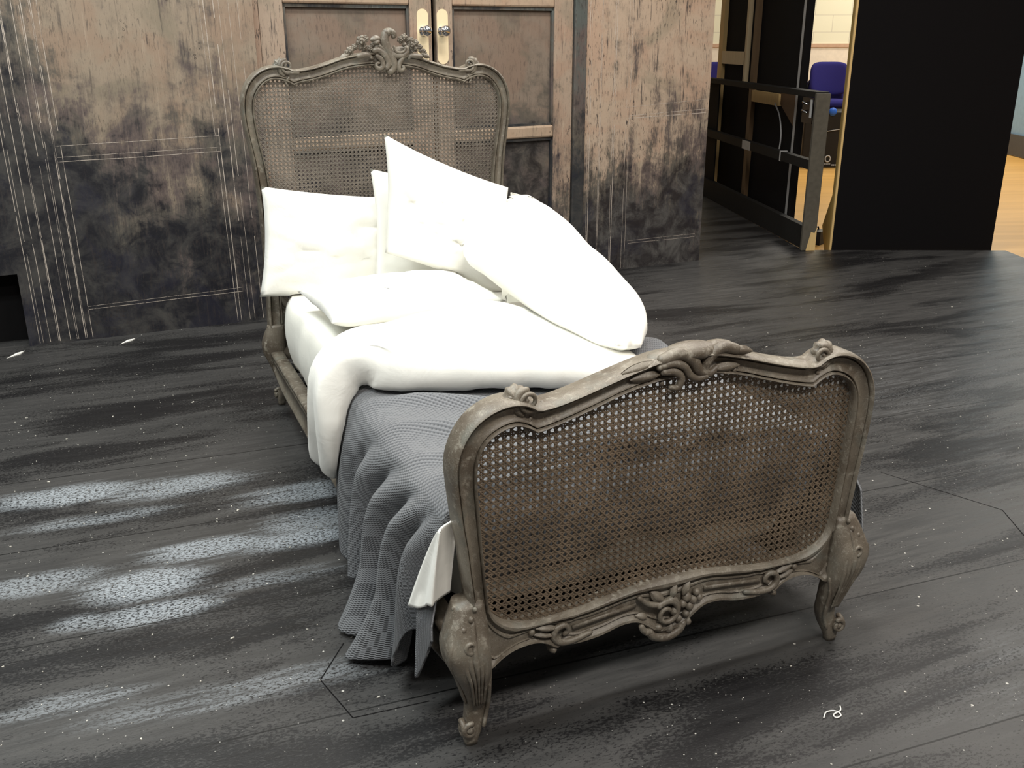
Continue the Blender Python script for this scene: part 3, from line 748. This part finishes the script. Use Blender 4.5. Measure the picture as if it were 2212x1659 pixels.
# ================================================================== BEDDING
def puff(P, T, m, nrm=None):
    """closed soft body round a mid-surface P (nu x nv x 3) with half-thickness T"""
    P = np.array(P); nu, nv = P.shape[:2]
    du = np.gradient(P, axis=0); dv = np.gradient(P, axis=1); Nn = np.cross(du, dv); Nn /= (np.linalg.norm(Nn, axis=2, keepdims=True) + 1e-9)
    if nrm is not None and (Nn[nu // 2, nv // 2] @ np.array(nrm)) < 0: Nn = -Nn
    top = P + Nn * T[..., None]; bot = P - Nn * T[..., None]
    m.quad_grid(top.tolist()); m.quad_grid(bot.tolist(), flip=True)
    return top
def weld(o, d=.0004):
    bm = bmesh.new(); bm.from_mesh(o.data); bmesh.ops.remove_doubles(bm, verts=bm.verts, dist=d); bmesh.ops.recalc_face_normals(bm, faces=bm.faces); bm.to_mesh(o.data); bm.free()

# mattress in a fitted ivory sheet
m = MB(); N = 220; M = 14; rows = []
MX, MY0, MY1, MZ0, MZ1 = .455, .145, 2.125, .238, .485
for j in range(M + 1):
    t = j / M; row = []
    for i in range(N):
        a = 2 * PI * i / N; ca, sa = math.cos(a), math.sin(a); e = (abs(ca) ** 14 + abs(sa) ** 14) ** (-1 / 14)
        bul = .020 * math.sin(PI * t) if t < 1 else 0
        rr = 1.0
        x = (MX + bul) * ca * e; y = (MY0 + MY1) / 2 + ((MY1 - MY0) / 2 + bul * .5) * sa * e
        z = MZ0 + (MZ1 - MZ0) * t
        if t > .8: k = (t - .8) / .2; x *= 1 - .03 * k ** 2; y = (MY0 + MY1) / 2 + (y - (MY0 + MY1) / 2) * (1 - .015 * k ** 2)
        fold = .008 * noise.noise(Vector((y * 9, x * 3, t * .6))) + .013 * noise.noise(Vector((y * 17 + t * 1.2, 3, t * .5))) * (1 - .8 * t)
        x += fold * math.copysign(1, x) * (abs(ca) > .3)
        row.append((x, y, z))
    rows.append(row)
bb = m.quad_grid(rows, close_v=True)
m.f.append(tuple(bb + k for k in range(N))); m.m.append(0); e_ = bb + M * N; m.f.append(tuple(e_ + k for k in range(N))); m.m.append(0)
mt = m.build('mattress', SHEET); tag(mt, 'mattress in an ivory fitted sheet lying in the carved bed', 'mattress')

# pillows
def pillow(name, c, w_, h_, T, R, label, seed, pinch=.06, n=34, shear=0.0):
    P = np.zeros((n, n, 3)); Th = np.zeros((n, n))
    for i in range(n):
        for j in range(n):
            u = -1 + 2 * i / (n - 1); v = -1 + 2 * j / (n - 1)
            x = w_ / 2 * u * (1 - pinch * (1 - v * v)); y = h_ / 2 * v * (1 - pinch * (1 - u * u)); x += shear * (h_ / 2 - y)
            k = max(0, (1 - u ** 2) * (1 - v ** 2)) ** .45
            wr = fbm((u * 1.3 + seed, v * 1.3, seed), 1.2, 3) * .012 * k + .006 * noise.noise(Vector((u * 6, v * 6, seed))) * k
            P[i, j] = (x, y, wr + .012 * noise.noise(Vector((u * 1.5, v * 1.5, seed + 4))))
            Th[i, j] = T * k * (1 + .12 * noise.noise(Vector((u * 2.2, v * 2.2, seed + 9))))
    m = MB(); Rm = np.array(R); Q = P @ Rm.T + np.array(c)
    puff(Q, Th, m)
    o = m.build(name, LINEN); weld(o); tag(o, label, 'pillow', 'white pillows on the bed')
    return o
def facing(tilt, roll, yaw=0.0):
    """pillow standing on edge: local x to world x, local y up, leaning back by tilt, rolled in its plane"""
    return Matrix.Rotation(yaw, 3, 'Z') @ Matrix.Rotation(PI / 2 - tilt, 3, 'X') @ Matrix.Rotation(roll, 3, 'Z')
MOUNT = []   # soft things already in place: later ones lie against them
def tree_of(o):
    from mathutils.bvhtree import BVHTree
    me = o.data; return BVHTree.FromPolygons([v.co.copy() for v in me.vertices], [tuple(p.vertices) for p in me.polygons])
def conform(o, trees, gap=.004, depth=.16, rounds=4):
    me = o.data
    bm = bmesh.new(); bm.from_mesh(me)
    for r in range(rounds):
        moved = set()
        for v in bm.verts:
            for t in trees:
                co, nr, ix, d = t.find_nearest(v.co, depth)
                if co is None: continue
                q = (v.co - co).dot(nr)
                if q < gap and (d < gap or q < 0):
                    v.co = co + nr * gap; moved.add(v)
        if r < rounds - 1 and moved: bmesh.ops.smooth_vert(bm, verts=list(moved), factor=.35, use_axis_x=True, use_axis_y=True, use_axis_z=True)
    bm.to_mesh(me); bm.free(); me.update()
TM = tree_of(mt)
def separate(o, others, step=.005, rounds=14):
    """ease the faces of o out of the bodies it still cuts"""
    me = o.data
    for r in range(rounds):
        mine = tree_of(o); hit = {}
        for t in others:
            for f, g in mine.overlap(t):
                for vi in me.polygons[f].vertices: hit.setdefault(vi, t)
        if not hit: return
        for vi, t in hit.items():
            v = me.vertices[vi]; co, nr, ix, d = t.find_nearest(v.co)
            q = (v.co - co).dot(nr)
            v.co = co + nr * (max(q, 0) + step) if q < step * 3 else v.co + nr * step
p_flat = pillow('pillow', (-.125, 1.60, .556), .62, .44, .070, Matrix.Rotation(.05, 3, 'Z'), 'white pillow lying flat at the left edge of the mattress', 4.0)
conform(p_flat, [TM])
separate(p_flat, [TM])
p_left = pillow('pillow', (-.214, 2.072, .655), .62, .41, .050, facing(.16, -.13, .02), 'white pillow propped upright in the left corner of the headboard', 1.0)
conform(p_left, [TM, tree_of(p_flat)])
separate(p_left, [TM, tree_of(p_flat)])
p_mid = pillow('pillow', (.114, 1.980, .686), .52, .44, .038, facing(.16, -.20), 'white pillow with one corner peeking out between the upright left one and the highest one', 2.0, shear=.15)
conform(p_mid, [TM, tree_of(p_flat), tree_of(p_left)])
separate(p_mid, [TM, tree_of(p_flat), tree_of(p_left)])
p_top = pillow('pillow', (.0755, 1.842, .800), .52, .40, .050, facing(.17, -.43), 'white pillow with the highest pointed corner against the headboard cane', 3.0, shear=.36)
conform(p_top, [TM])
separate(p_top, [TM, tree_of(p_flat), tree_of(p_left), tree_of(p_mid)])

# grey waffle blanket over the foot of the bed
NS, NT_ = 120, 170
def hem(y):
    pts = [(.00, .27), (.05, .25), (.085, .17), (.12, .075), (.15, .17), (.185, .20), (.23, .055), (.30, .03), (.40, .012), (.50, .012), (.545, .04), (.58, .085), (.66, .055), (.74, .035), (.82, .05), (.88, .10), (1.3, .2)]
    return float(np.mean([np.interp(y + q, [p[0] for p in pts], [p[1] for p in pts]) for q in (-.016, -.008, 0, .008, .016)]))
P = np.zeros((NS, NT_, 3)); UV = np.zeros((NS, NT_, 2))
folds = [(.66, .82, .050, .014), (.55, .735, .030, -.022), (.46, .665, .042, .026), (.37, .585, .026, -.032), (.29, .515, .040, .034), (.22, .435, .026, -.034), (.165, .365, .036, .036), (.12, .29, .022, -.030), (.09, .225, .032, .030), (.065, .165, .020, -.024), (.05, .115, .026, .018)]
for i in range(NS):
    s0 = i / (NS - 1); tuck = max(0, 1 - s0 / .10); s = max(0, (s0 - .10) / .90); y0 = .074 + s * .66
    for j in range(NT_):
        t = j / (NT_ - 1)                     # 0 right hem .. 1 left hem
        if t < .16:                            # right side drape
            k = 1 - t / .16; x = .505 + .060 * k ** .7; z = .494 - .36 * k; y = y0 * (1.30 - .12 * k) - .02 * max(0, 1 - y0 / .2); x += .014 * k * math.sin(y0 * 26) + .062 * math.exp(-((y0 - .09) / .07) ** 2) * min(1, k * 2.5)
            z += .020 * math.exp(-((y - .87) / .05) ** 2) * max(0, 1 - k * 3)
        elif t < .54:                          # across the mattress
            k = (t - .16) / .38; x = .505 - 1.0 * k; y = y0 * (1 + .30 * max(0, 1 - k / .35) ** 1.5) - .02 * max(0, 1 - y0 / .2) * max(0, 1 - k / .2)
            z = .512 + .008 * math.sin(PI * k)
            z += .022 * math.exp(-((y - .87) / .05) ** 2) * max(0, 1 - k / .12)
            e = min(k, 1 - k); z -= .022 * max(0, 1 - e / .05) ** 2
            z += .010 * noise.noise(Vector((x * 4, y * 6, 1))) + .004
            for yc, sl, wd, hh in ((.47, -.55, .030, .026), (.31, -.50, .026, .024), (.20, -.25, .024, .018), (.62, -.35, .034, .026)):
                q = (y - (yc + sl * (x + .5))) / wd; z += hh * math.exp(-q * q) * min(1, e * 8)
            y += max(0, k - .5) * .30 * s
            en = max(0, 1 - s / .30) * min(1, e / .10); y += .088 * en; z -= .22 * tuck * min(1, e / .06); y -= .006 * tuck
        else:
            k = (t - .54) / .46
            y = y0 + .5 * .30 * s + .04 * k * (s - .4)
            zt = .494; zh = hem(y); z = zt + (zh - zt) * k ** .94
            dz = zt - z
            x = -.495 - .035 * (1 - math.exp(-dz * 16)) - .022 * dz
            x -= .085 * max(0, (dz - .30) / .18) ** 1.5 * math.exp(-((y - .42) / .14) ** 2)
            amp = min(1, dz / .10) * min(1, .3 + y0 / .24)
            for yc, sl, wd, a_ in folds:
                q = (y - (yc + (sl - yc) * (1 - math.exp(-dz * 8)))) / wd; x -= a_ * amp * math.exp(-q * q) * (.75 + 1.0 * dz)
            x += .005 * noise.noise(Vector((y * 8, z * 5, 3)))
            x = min(x, -.497); x += .022 * max(0, 1 - y / .20) * min(1, dz / .12) * max(0, min(1, (z - .26) / .08)); x = min(x, -.478 - .040 * max(0, min(1, (.34 - z) / .07)))
        P[i, j] = (x, y, z); UV[i, j] = (t * 2.1, s0 * .75)
m = MB(); m.quad_grid(P.tolist()); m.uv = [tuple(c) for r in UV for c in r]
bl = m.build('blanket', BLANKET, fix=False)
conform(bl, [TM], .010, .06, 2)
TB = tree_of(bl); nrm_up = bl.data.polygons[len(bl.data.polygons) // 2].normal.z
md = bl.modifiers.new('thickness', 'SOLIDIFY'); md.thickness = .007; md.offset = 0
tag(bl, 'grey-blue waffle weave blanket over the foot of the bed, draping to the floor', 'blanket')

# duvet: a lower layer across the bed and hanging over the left side, folded back in a thick roll on the right
m = MB()
us = [(-.556, .225), (-.556, .30), (-.552, .42), (-.532, .535), (-.475, .585), (-.37, .592), (-.15, .588), (.08, .582), (.20, .575), (.33, .560)]
yb = [1.10, 1.07, 1.00, .97, .99, 1.05, 1.14, 1.24, 1.30, 1.32]
yf = [.86, .81, .79, .80, .79, .70, .59, .53, .53, .60]
NU, NV = 64, 40
cs = catmull([(a, c, d, e) for (a, c), d, e in zip(us, yb, yf)], NU)
P = np.zeros((NU, NV, 3)); T = np.zeros((NU, NV))
for i in range(NU):
    for j in range(NV):
        u = i / (NU - 1); v = j / (NV - 1); x, z, b_, f_ = cs[i]
        y = b_ + (f_ - b_) * v
        hang = max(0, min(1, (.54 - z) / .28))
        x -= .012 * hang * math.sin(v * 9 + 1.2)
        z += hang * (.05 * (v > .55) * (v - .55) * 2 - .018 * math.sin(v * PI * 2.6))
        z += .008 * noise.noise(Vector((x * 5, y * 5, 2))) + .010 * noise.noise(Vector((x * 2.2, y * 2.2, 7)))
        z -= .022 * max(0, min(1, (x - .02) / .15))
        if v > .6 and hang < .2: y += .010 * (v - .6) / .4 * noise.noise(Vector((x * 16, v * 3, 31))); z += .006 * (v - .6) / .4 * noise.noise(Vector((x * 26, v * 5, 41)))
        P[i, j] = (x, y, z)
        eu = min(1, u / .05) if u < .05 else min(1, (1 - u) / .08); ev = min(1, min(v, 1 - v) / .14)
        tt = (.055 - .040 * hang) * (1 - .55 * max(0, min(1, (x - .02) / .15)))
        T[i, j] = tt * max(0, 1 - (1 - eu) ** 2) ** .5 * max(0, 1 - (1 - ev) ** 2) ** .5 * (1 + .25 * noise.noise(Vector((x * 7, y * 7, 5))))
puff(P, T, m)
lobe = [  # y, left (x, z), right (x, z), half thickness
    (1.92, (.375, .80), (.48, .825), .035), (1.83, (.375, .79), (.50, .81), .055), (1.73, (.22, .735), (.505, .79), .080), (1.62, (.12, .685), (.505, .775), .100), (1.50, (.13, .668), (.505, .75), .108), (1.33, (.14, .652), (.505, .70), .105),
    (1.10, (.15, .638), (.495, .645), .092), (.95, (.165, .63), (.470, .605), .080), (.84, (.19, .618), (.425, .585), .064), (.76, (.215, .607), (.37, .58), .047), (.69, (.24, .59), (.315, .575), .02)]
cl = catmull([(a, *b_, *c_, d_) for a, b_, c_, d_ in lobe], 60); NU, NV = 60, 34
P = np.zeros((NU, NV, 3)); T = np.zeros((NU, NV))
for i in range(NU):
    for j in range(NV):
        v = j / (NV - 1); y, lx, lz, rx, rz, th = cl[i]; u = i / (NU - 1)
        x = lx + (rx - lx) * v; z = lz + (rz - lz) * v
        z += .010 * noise.noise(Vector((x * 5, y * 5, 12))); y += .012 * noise.noise(Vector((v * 4, y * 3, 3)))
        eu = min(1, min(u, 1 - u) / .10); ev = max(0, 1 - (2 * v - 1) ** 2)
        P[i, j] = (x, y, z)
        T[i, j] = th * max(0, 1 - (1 - eu) ** 2) ** .5 * ev ** .5 * (1 + .2 * noise.noise(Vector((x * 6, y * 5, 8))))
puff(P, T, m)
dv = m.build('duvet', LINEN); weld(dv); tag(dv, 'thick white duvet folded back along the right side and hanging over the left rail', 'duvet')
conform(dv, [TM, TB, tree_of(p_flat), tree_of(p_top)], .008, .14, 5)
separate(dv, [TM, TB, tree_of(p_flat), tree_of(p_mid), tree_of(p_top)], .006, 24)

# corner of the white under-sheet hanging by the footboard post
NS, NT_ = 22, 26; P = np.zeros((NS, NT_, 3))
for i in range(NS):
    for j in range(NT_):
        s = -.45 + 1.45 * i / (NS - 1); t = j / (NT_ - 1); back = max(0, -s) / .45; s = max(0, s)
        wid = .008 + .125 * t ** .8
        y = .012 + s * wid; z = .505 - .165 * t - .075 * s * t + .006 * math.sin(s * 7) * t
        x = -.526 - .016 * t - .006 * math.sin(s * 7 + .6) * t - .012 * s * t
        x += .050 * back ** 1.3; y += .038 * back ** .8
        P[i, j] = (x, y, z)
m = MB(); m.quad_grid(P.tolist()); o = m.build('bed_sheet', LINEN)
conform(o, [TB], .010, .05, 3); separate(o, [TB], .010, 10)
md = o.modifiers.new('thickness', 'SOLIDIFY'); md.thickness = .004
tag(o, 'white sheet corner hanging between the grey blanket and the left footboard post', 'sheet')

# ================================================================== BACKSTAGE
FP = Vector((3.511, 3.795, 0)); FD = Vector((.3053, .9522, 0)); FN = Vector((.9522, -.3053, 0))   # FN points away from the camera side
FR = Matrix(((FD.x, FN.x, 0), (FD.y, FN.y, 0), (0, 0, 1)))
def fbox(m, d0, d1, z0, z1, o0, o1, mat=0):
    m.box(FP + FD * ((d0 + d1) / 2) + FN * ((o0 + o1) / 2) + Vector((0, 0, (z0 + z1) / 2)), (d1 - d0, o1 - o0, z1 - z0), FR, mat)
def rooted(root, m): inv = Vector(root.location); m.v = [tuple(Vector(p) - inv) for p in m.v]; return m
fr = empty('timber_frame', tuple(FP)); tag(fr, 'waist-high dark timber frame standing edge-on behind the right flat', 'frame')
m = MB(); fbox(m, -.03, .0, 0.002, 1.065, -.055, .045); m.face([FP + FD * -.0306 + FN * o + Vector((0, 0, z)) for o, z in ((-.022, .002), (.045, .002), (.045, .17), (.030, .125), (.004, .135))], 1); fbox(m, 0, .07, .002, 1.06, -.01, .03, 2)
rooted(fr, m).build('post', [GREYTIMB, PINE, DARKTIMB], fr, smooth=False, bevel=.003)['label'] = 'grey post with bare wood at the foot'
m = MB(); fbox(m, 0, 2.75, 1.035, 1.075, -.045, .045); rooted(fr, m).build('top_rail', DARKTIMB, fr, smooth=False, bevel=.002)
m = MB(); fbox(m, .0, 2.75, .555, .620, -.03, .02); fbox(m, .60, .62, .55, .625, -.032, .022, 1); fbox(m, 1.30, 1.50, .552, .622, -.032, -.03, 1)
rooted(fr, m).build('middle_rail', [DARKTIMB, SILVER], fr, smooth=False)
m = MB(); fbox(m, .0, 2.75, .003, .165, -.03, .02); rooted(fr, m).build('bottom_rail', DARKTIMB, fr, smooth=False)
m = MB(); fbox(m, 2.35, 2.75, .165, 1.035, .0, .012); rooted(fr, m).build('infill_panel', BLACKP, fr, smooth=False)
m = MB()
fbox(m, .07, .26, .86, 1.03, -.032, -.022)
rooted(fr, m).build('hinge_plate', GLOSSBLK, fr, smooth=False)['label'] = 'gloss black hinge plate'
m = MB(); fbox(m, .085, .105, .90, 1.02, -.040, -.032); rooted(fr, m).build('glint_strip', SILVER, fr, smooth=False)  # silver strip stands in for a white highlight on the gloss plate
for z in (.93, .985):  # chrome curls added as white glints on the gloss black plate
    m = MB(); m.tube([FP + FD * .17 + FN * (-.034) + Vector((0, 0, z)), FP + FD * .20 + FN * (-.055) + Vector((0, 0, z + .015)), FP + FD * .24 + FN * (-.036) + Vector((0, 0, z))], .006, 8)
    rooted(fr, m).build('glint_hook', CHROME, fr)['label'] = 'bright curl standing in for a white glint on the black plate'

tf = empty('scenery_flat', tuple(FP + FN * .12 + FD * .58)); tag(tf, 'tall black scenery flat seen from its battened back behind the timber frame', 'flat')
m = MB(); fbox(m, .665, 2.80, .01, 2.7, .135, .15); rooted(tf, m).build('skin', BLACKP, tf, smooth=False)
def batten(nm, d0, d1, z0, z1, mat, lab=None, o0=.10, o1=.135):
    m = MB(); fbox(m, d0, d1, z0, z1, o0, o1); o = rooted(tf, m).build(nm, mat, tf, smooth=False)
    if lab: o['label'] = lab
batten('batten', .70, .745, .01, 2.7, SILVER, 'grey taped batten')
batten('batten', .665, .70, .01, 2.7, BLACKP)
batten('batten', 1.74, 1.82, .01, 2.7, PINE_DULL, 'bare timber batten')
batten('batten', 1.97, 2.02, 1.05, 2.7, PINE_PALE)
batten('batten', 2.66, 2.78, .01, 2.7, PINE, 'pale edge batten')
batten('noggin', 2.0, 2.70, 1.20, 1.31, PINE_PALE, 'pale cross piece')
batten('noggin', 1.10, 1.76, .915, 1.005, PINE, 'yellow timber off-cut')
m = MB(); g = [FP + FD * d + FN * .118 + Vector((0, 0, z)) for d, z in ((.74, 1.02), (1.12, 1.02), (1.10, .93), (.78, .78), (.74, .78))]; g2 = [p + FN * .012 for p in g]
m.v = [tuple(p) for p in g + g2]; n = 5; m.f = [tuple(range(n)), tuple(range(2 * n - 1, n - 1, -1))] + [(i, (i + 1) % n, (i + 1) % n + n, i + n) for i in range(n)]; m.m = [0] * len(m.f)
rooted(tf, m).build('gusset', mk_pine('brown_ply', (.10, .055, .03)), tf, smooth=False)
m = MB(); m.tube(catmull([tuple(FP + FD * d + FN * .09 + Vector((0, 0, z))) for d, z in ((1.14, .93), (1.02, .85), (.95, .72), (.96, .60), (.99, .565))], 24), .006, 6)
rooted(tf, m).build('rope', SILVER, tf)['label'] = 'thin pale rope hanging in a loop'

# big black masking panel with pine edge and brace
C0 = Vector((3.700, 3.765, -.04)); CD = Vector((1.099, -.426, 0)).normalized(); CN = Vector((-CD.y, CD.x, 0)); CR3 = Matrix(((CD.x, CN.x, 0), (CD.y, CN.y, 0), (0, 0, 1)))
mp = empty('masking_panel', tuple(C0)); tag(mp, 'tall plain black masking panel standing behind the stage edge', 'panel')
def cbox(m, u0, u1, z0, z1, o0, o1, mat=0): m.box(CD * ((u0 + u1) / 2) + CN * ((o0 + o1) / 2) + Vector((0, 0, (z0 + z1) / 2)), (u1 - u0, o1 - o0, z1 - z0), CR3, mat)
m = MB(); cbox(m, .002, 1.165, .001, 2.75, 0, .012); m.build('skin', BLACKCLOTH, mp, smooth=False)
m = MB(); cbox(m, -.012, .002, .001, 2.75, -.002, .012); cbox(m, -.012, .030, .001, 2.75, .012, .055, 1); m.build('edge_batten', [PINE, OCHRE], mp, smooth=False)['label'] = 'pale pine edge batten'
m = MB(); cbox(m, 1.125, 1.165, .001, 2.75, .012, .055); m.build('edge_batten', DARKTIMB, mp, smooth=False)
m = MB(); pr = [(.055, .002), (.135, .002), (.225, .165), (.058, .46)]
f = [CD * .0 + CN * o + Vector((0, 0, z)) for o, z in pr]; k = [p + CD * .018 for p in f]
m.v = [tuple(p) for p in f + k]; m.f = [(0, 1, 2, 3), (7, 6, 5, 4)] + [(i, (i + 1) % 4, (i + 1) % 4 + 4, i + 4) for i in range(4)]; m.m = [0] * 6
m.build('brace', OCHRE, mp, smooth=False)['label'] = 'ochre plywood brace'
# weights behind the brace
sw = MB(); sw.box((0, 0, .05), (.12, .11, .10)); sw.tube([(-.04, 0, .10), (-.025, 0, .122), (.025, 0, .122), (.04, 0, .10)], .006, 8)
o = sw.build('stage_weight', BLKPL, smooth=False, bevel=.006); o.location = (3.86, 4.12, -.04); o.rotation_euler = (0, 0, .5); tag(o, 'black stage weight on the floor between the post and the panel brace', 'weight')

# blue stacking chairs in the hall
def chair(loc, rz, label, src=[None]):
    if src[0] is None:
        r = empty('stacking_chair')
        def pad(nm, w_, h_, t_, M, bulge):
            mm = MB(); n = 22; P = np.zeros((n, n, 3)); T = np.zeros((n, n))
            for i in range(n):
                for j in range(n):
                    u = -1 + 2 * i / (n - 1); v = -1 + 2 * j / (n - 1)
                    a = u * math.sqrt(max(0, 1 - v ** 4 / 2 * .62)); c = v * math.sqrt(max(0, 1 - u ** 4 / 2 * .55))
                    P[i, j] = (a * w_ / 2, c * h_ / 2, bulge * (a * a)); T[i, j] = t_ / 2 * max(0, (1 - u ** 8) * (1 - v ** 8)) ** .4
            Mx = np.array(M.to_3x3()); P = P @ Mx.T + np.array(M.translation)
            puff(P, T, mm); o = mm.build(nm, BLUEFAB, r); weld(o); return o
        pad('backrest', .50, .42, .05, Matrix.Translation((0, .23, .775)) @ Matrix.Rotation(PI / 2 - .16, 4, 'X'), .05)
        pad('seat', .49, .44, .11, Matrix.Translation((0, -.02, .485)), -.01)
        for sx in (-1, 1):
            mm = MB(); mm.tube([(sx * .266, -.20, .43), (sx * .266, -.21, .0)], .011, 8); mm.build('leg', BLKPL, r)
            mm = MB(); mm.tube(catmull([(sx * .266, .235, 0), (sx * .266, .235, .30), (sx * .266, .235, .47), (sx * .255, .25, .62), (sx * .20, .285, .80)], 20), .011, 8); mm.build('leg', BLKPL, r)
        mm = MB(); mm.box((0, -.02, .415), (.505, .40, .016)); mm.build('seat_frame', BLKPL, r, smooth=False)
        src[0] = r; c = r
    else:
        c = src[0].copy(); link(c)
        for ch_ in list(src[0].children):
            k = ch_.copy(); k.parent = c; link(k)
    c.location = loc; c.rotation_euler = (0, 0, rz); return tag(c, label, 'chair', 'blue stacking chairs by the cream wall')
base = Vector((7.68, 8.58, -.04)); rzc = math.radians(-23)
chair(tuple(base), rzc, 'lower blue fabric chair of the stack seen beside the black panel edge')
STK = Matrix.Rotation(rzc, 3, 'Z') @ Vector((0, -.11, .20))
chair(tuple(base + STK), rzc, 'upper blue fabric chair of the stack seen beside the black panel edge')
base2 = Vector((6.40, 9.14, -.04))
chair(tuple(base2), rzc, 'lower blue chair of the stack seen through the slit right of the right flat')
chair(tuple(base2 + STK), rzc, 'upper blue chair of the stack seen through the slit right of the right flat')

# black flight case with ring mark in front of the chairs
fc = empty('equipment_case', (7.10, 7.66, -.04), math.radians(-23)); tag(fc, 'black equipment case with a grey ring mark on the hall floor before the blue chairs', 'case')
m = MB(); m.box((0, .26, .325), (.84, .5, .65)); m.build('body', BLKPL, fc, smooth=False, bevel=.015)
m = MB(); m.tube([(-.105 + .030 * math.cos(a * PI / 12), -.002 + .008, .105 + .036 * math.sin(a * PI / 12)) for a in range(25)], .008, 6, .3); m.build('ring_mark', GREYMARK, fc)['label'] = 'grey ring mark'
for xs, z_, w_, h_ in (((-.135, -.115, -.095, -.075), .045, .012, .009), ((-.045, -.025, -.005, .02, .04, .06), .032, .013, .016)):
    m = MB(); m.box(((xs[0] + xs[-1]) / 2, .0095, z_), (xs[-1] - xs[0] + .02, .002, .003))
    for x in xs: m.box((x, .008, z_), (w_, .004, h_))
    m.build('printed_mark', GREYMARK, fc, smooth=False)
m = MB(); m.tube(catmull([(-.3, .004, .40), (-.05, .004, .44), (.2, .004, .475), (.40, .004, .50)], 16), .004, 6); m.build('piping', GREYMARK, fc)
m = MB(); m.blob((-.10, .02, .645), (.05, .03, .05)); m.build('tag', BLUETAG, fc)['label'] = 'bright blue tag'

# scraps on the stage floor
def scrap(name, label, pts, z=.001, mat=WHITEP):
    m = MB(); n = len(pts); m.v = [(x, y, z + .004 * (i % 2)) for i, (x, y) in enumerate(pts)] + [(x, y, z - .0008) for x, y in pts]
    m.f = [tuple(range(n)), tuple(range(2 * n - 1, n - 1, -1))] + [(i, (i + 1) % n, (i + 1) % n + n, i + n) for i in range(n)]; m.m = [0] * len(m.f)
    return tag(m.build(name, mat, smooth=False), label, 'scrap')
scrap('paper_scrap', 'sliver of torn paper on the floor below the left flat', [(-1.06, 3.33), (-1.02, 3.38), (-.985, 3.405), (-1.0, 3.37)])
scrap('paper_scrap', 'white paper strip on the floor at the left edge of the picture', [(-1.56, 3.30), (-1.50, 3.35), (-1.485, 3.40), (-1.52, 3.36)])
m = MB(); m.tube(catmull([(-.038, -.005, .003), (-.02, .008, .003), (0, .004, .003), (.004, -.012, .003), (-.012, -.016, .003), (-.012, -.006, .004), (.012, .0, .003), (.022, .012, .003)], 30), .0016, 5)
o = m.build('thread', WHITEP); o.location = (.30, -.235, 0); tag(o, 'curl of white thread on the floor in front of the footboard', 'thread')
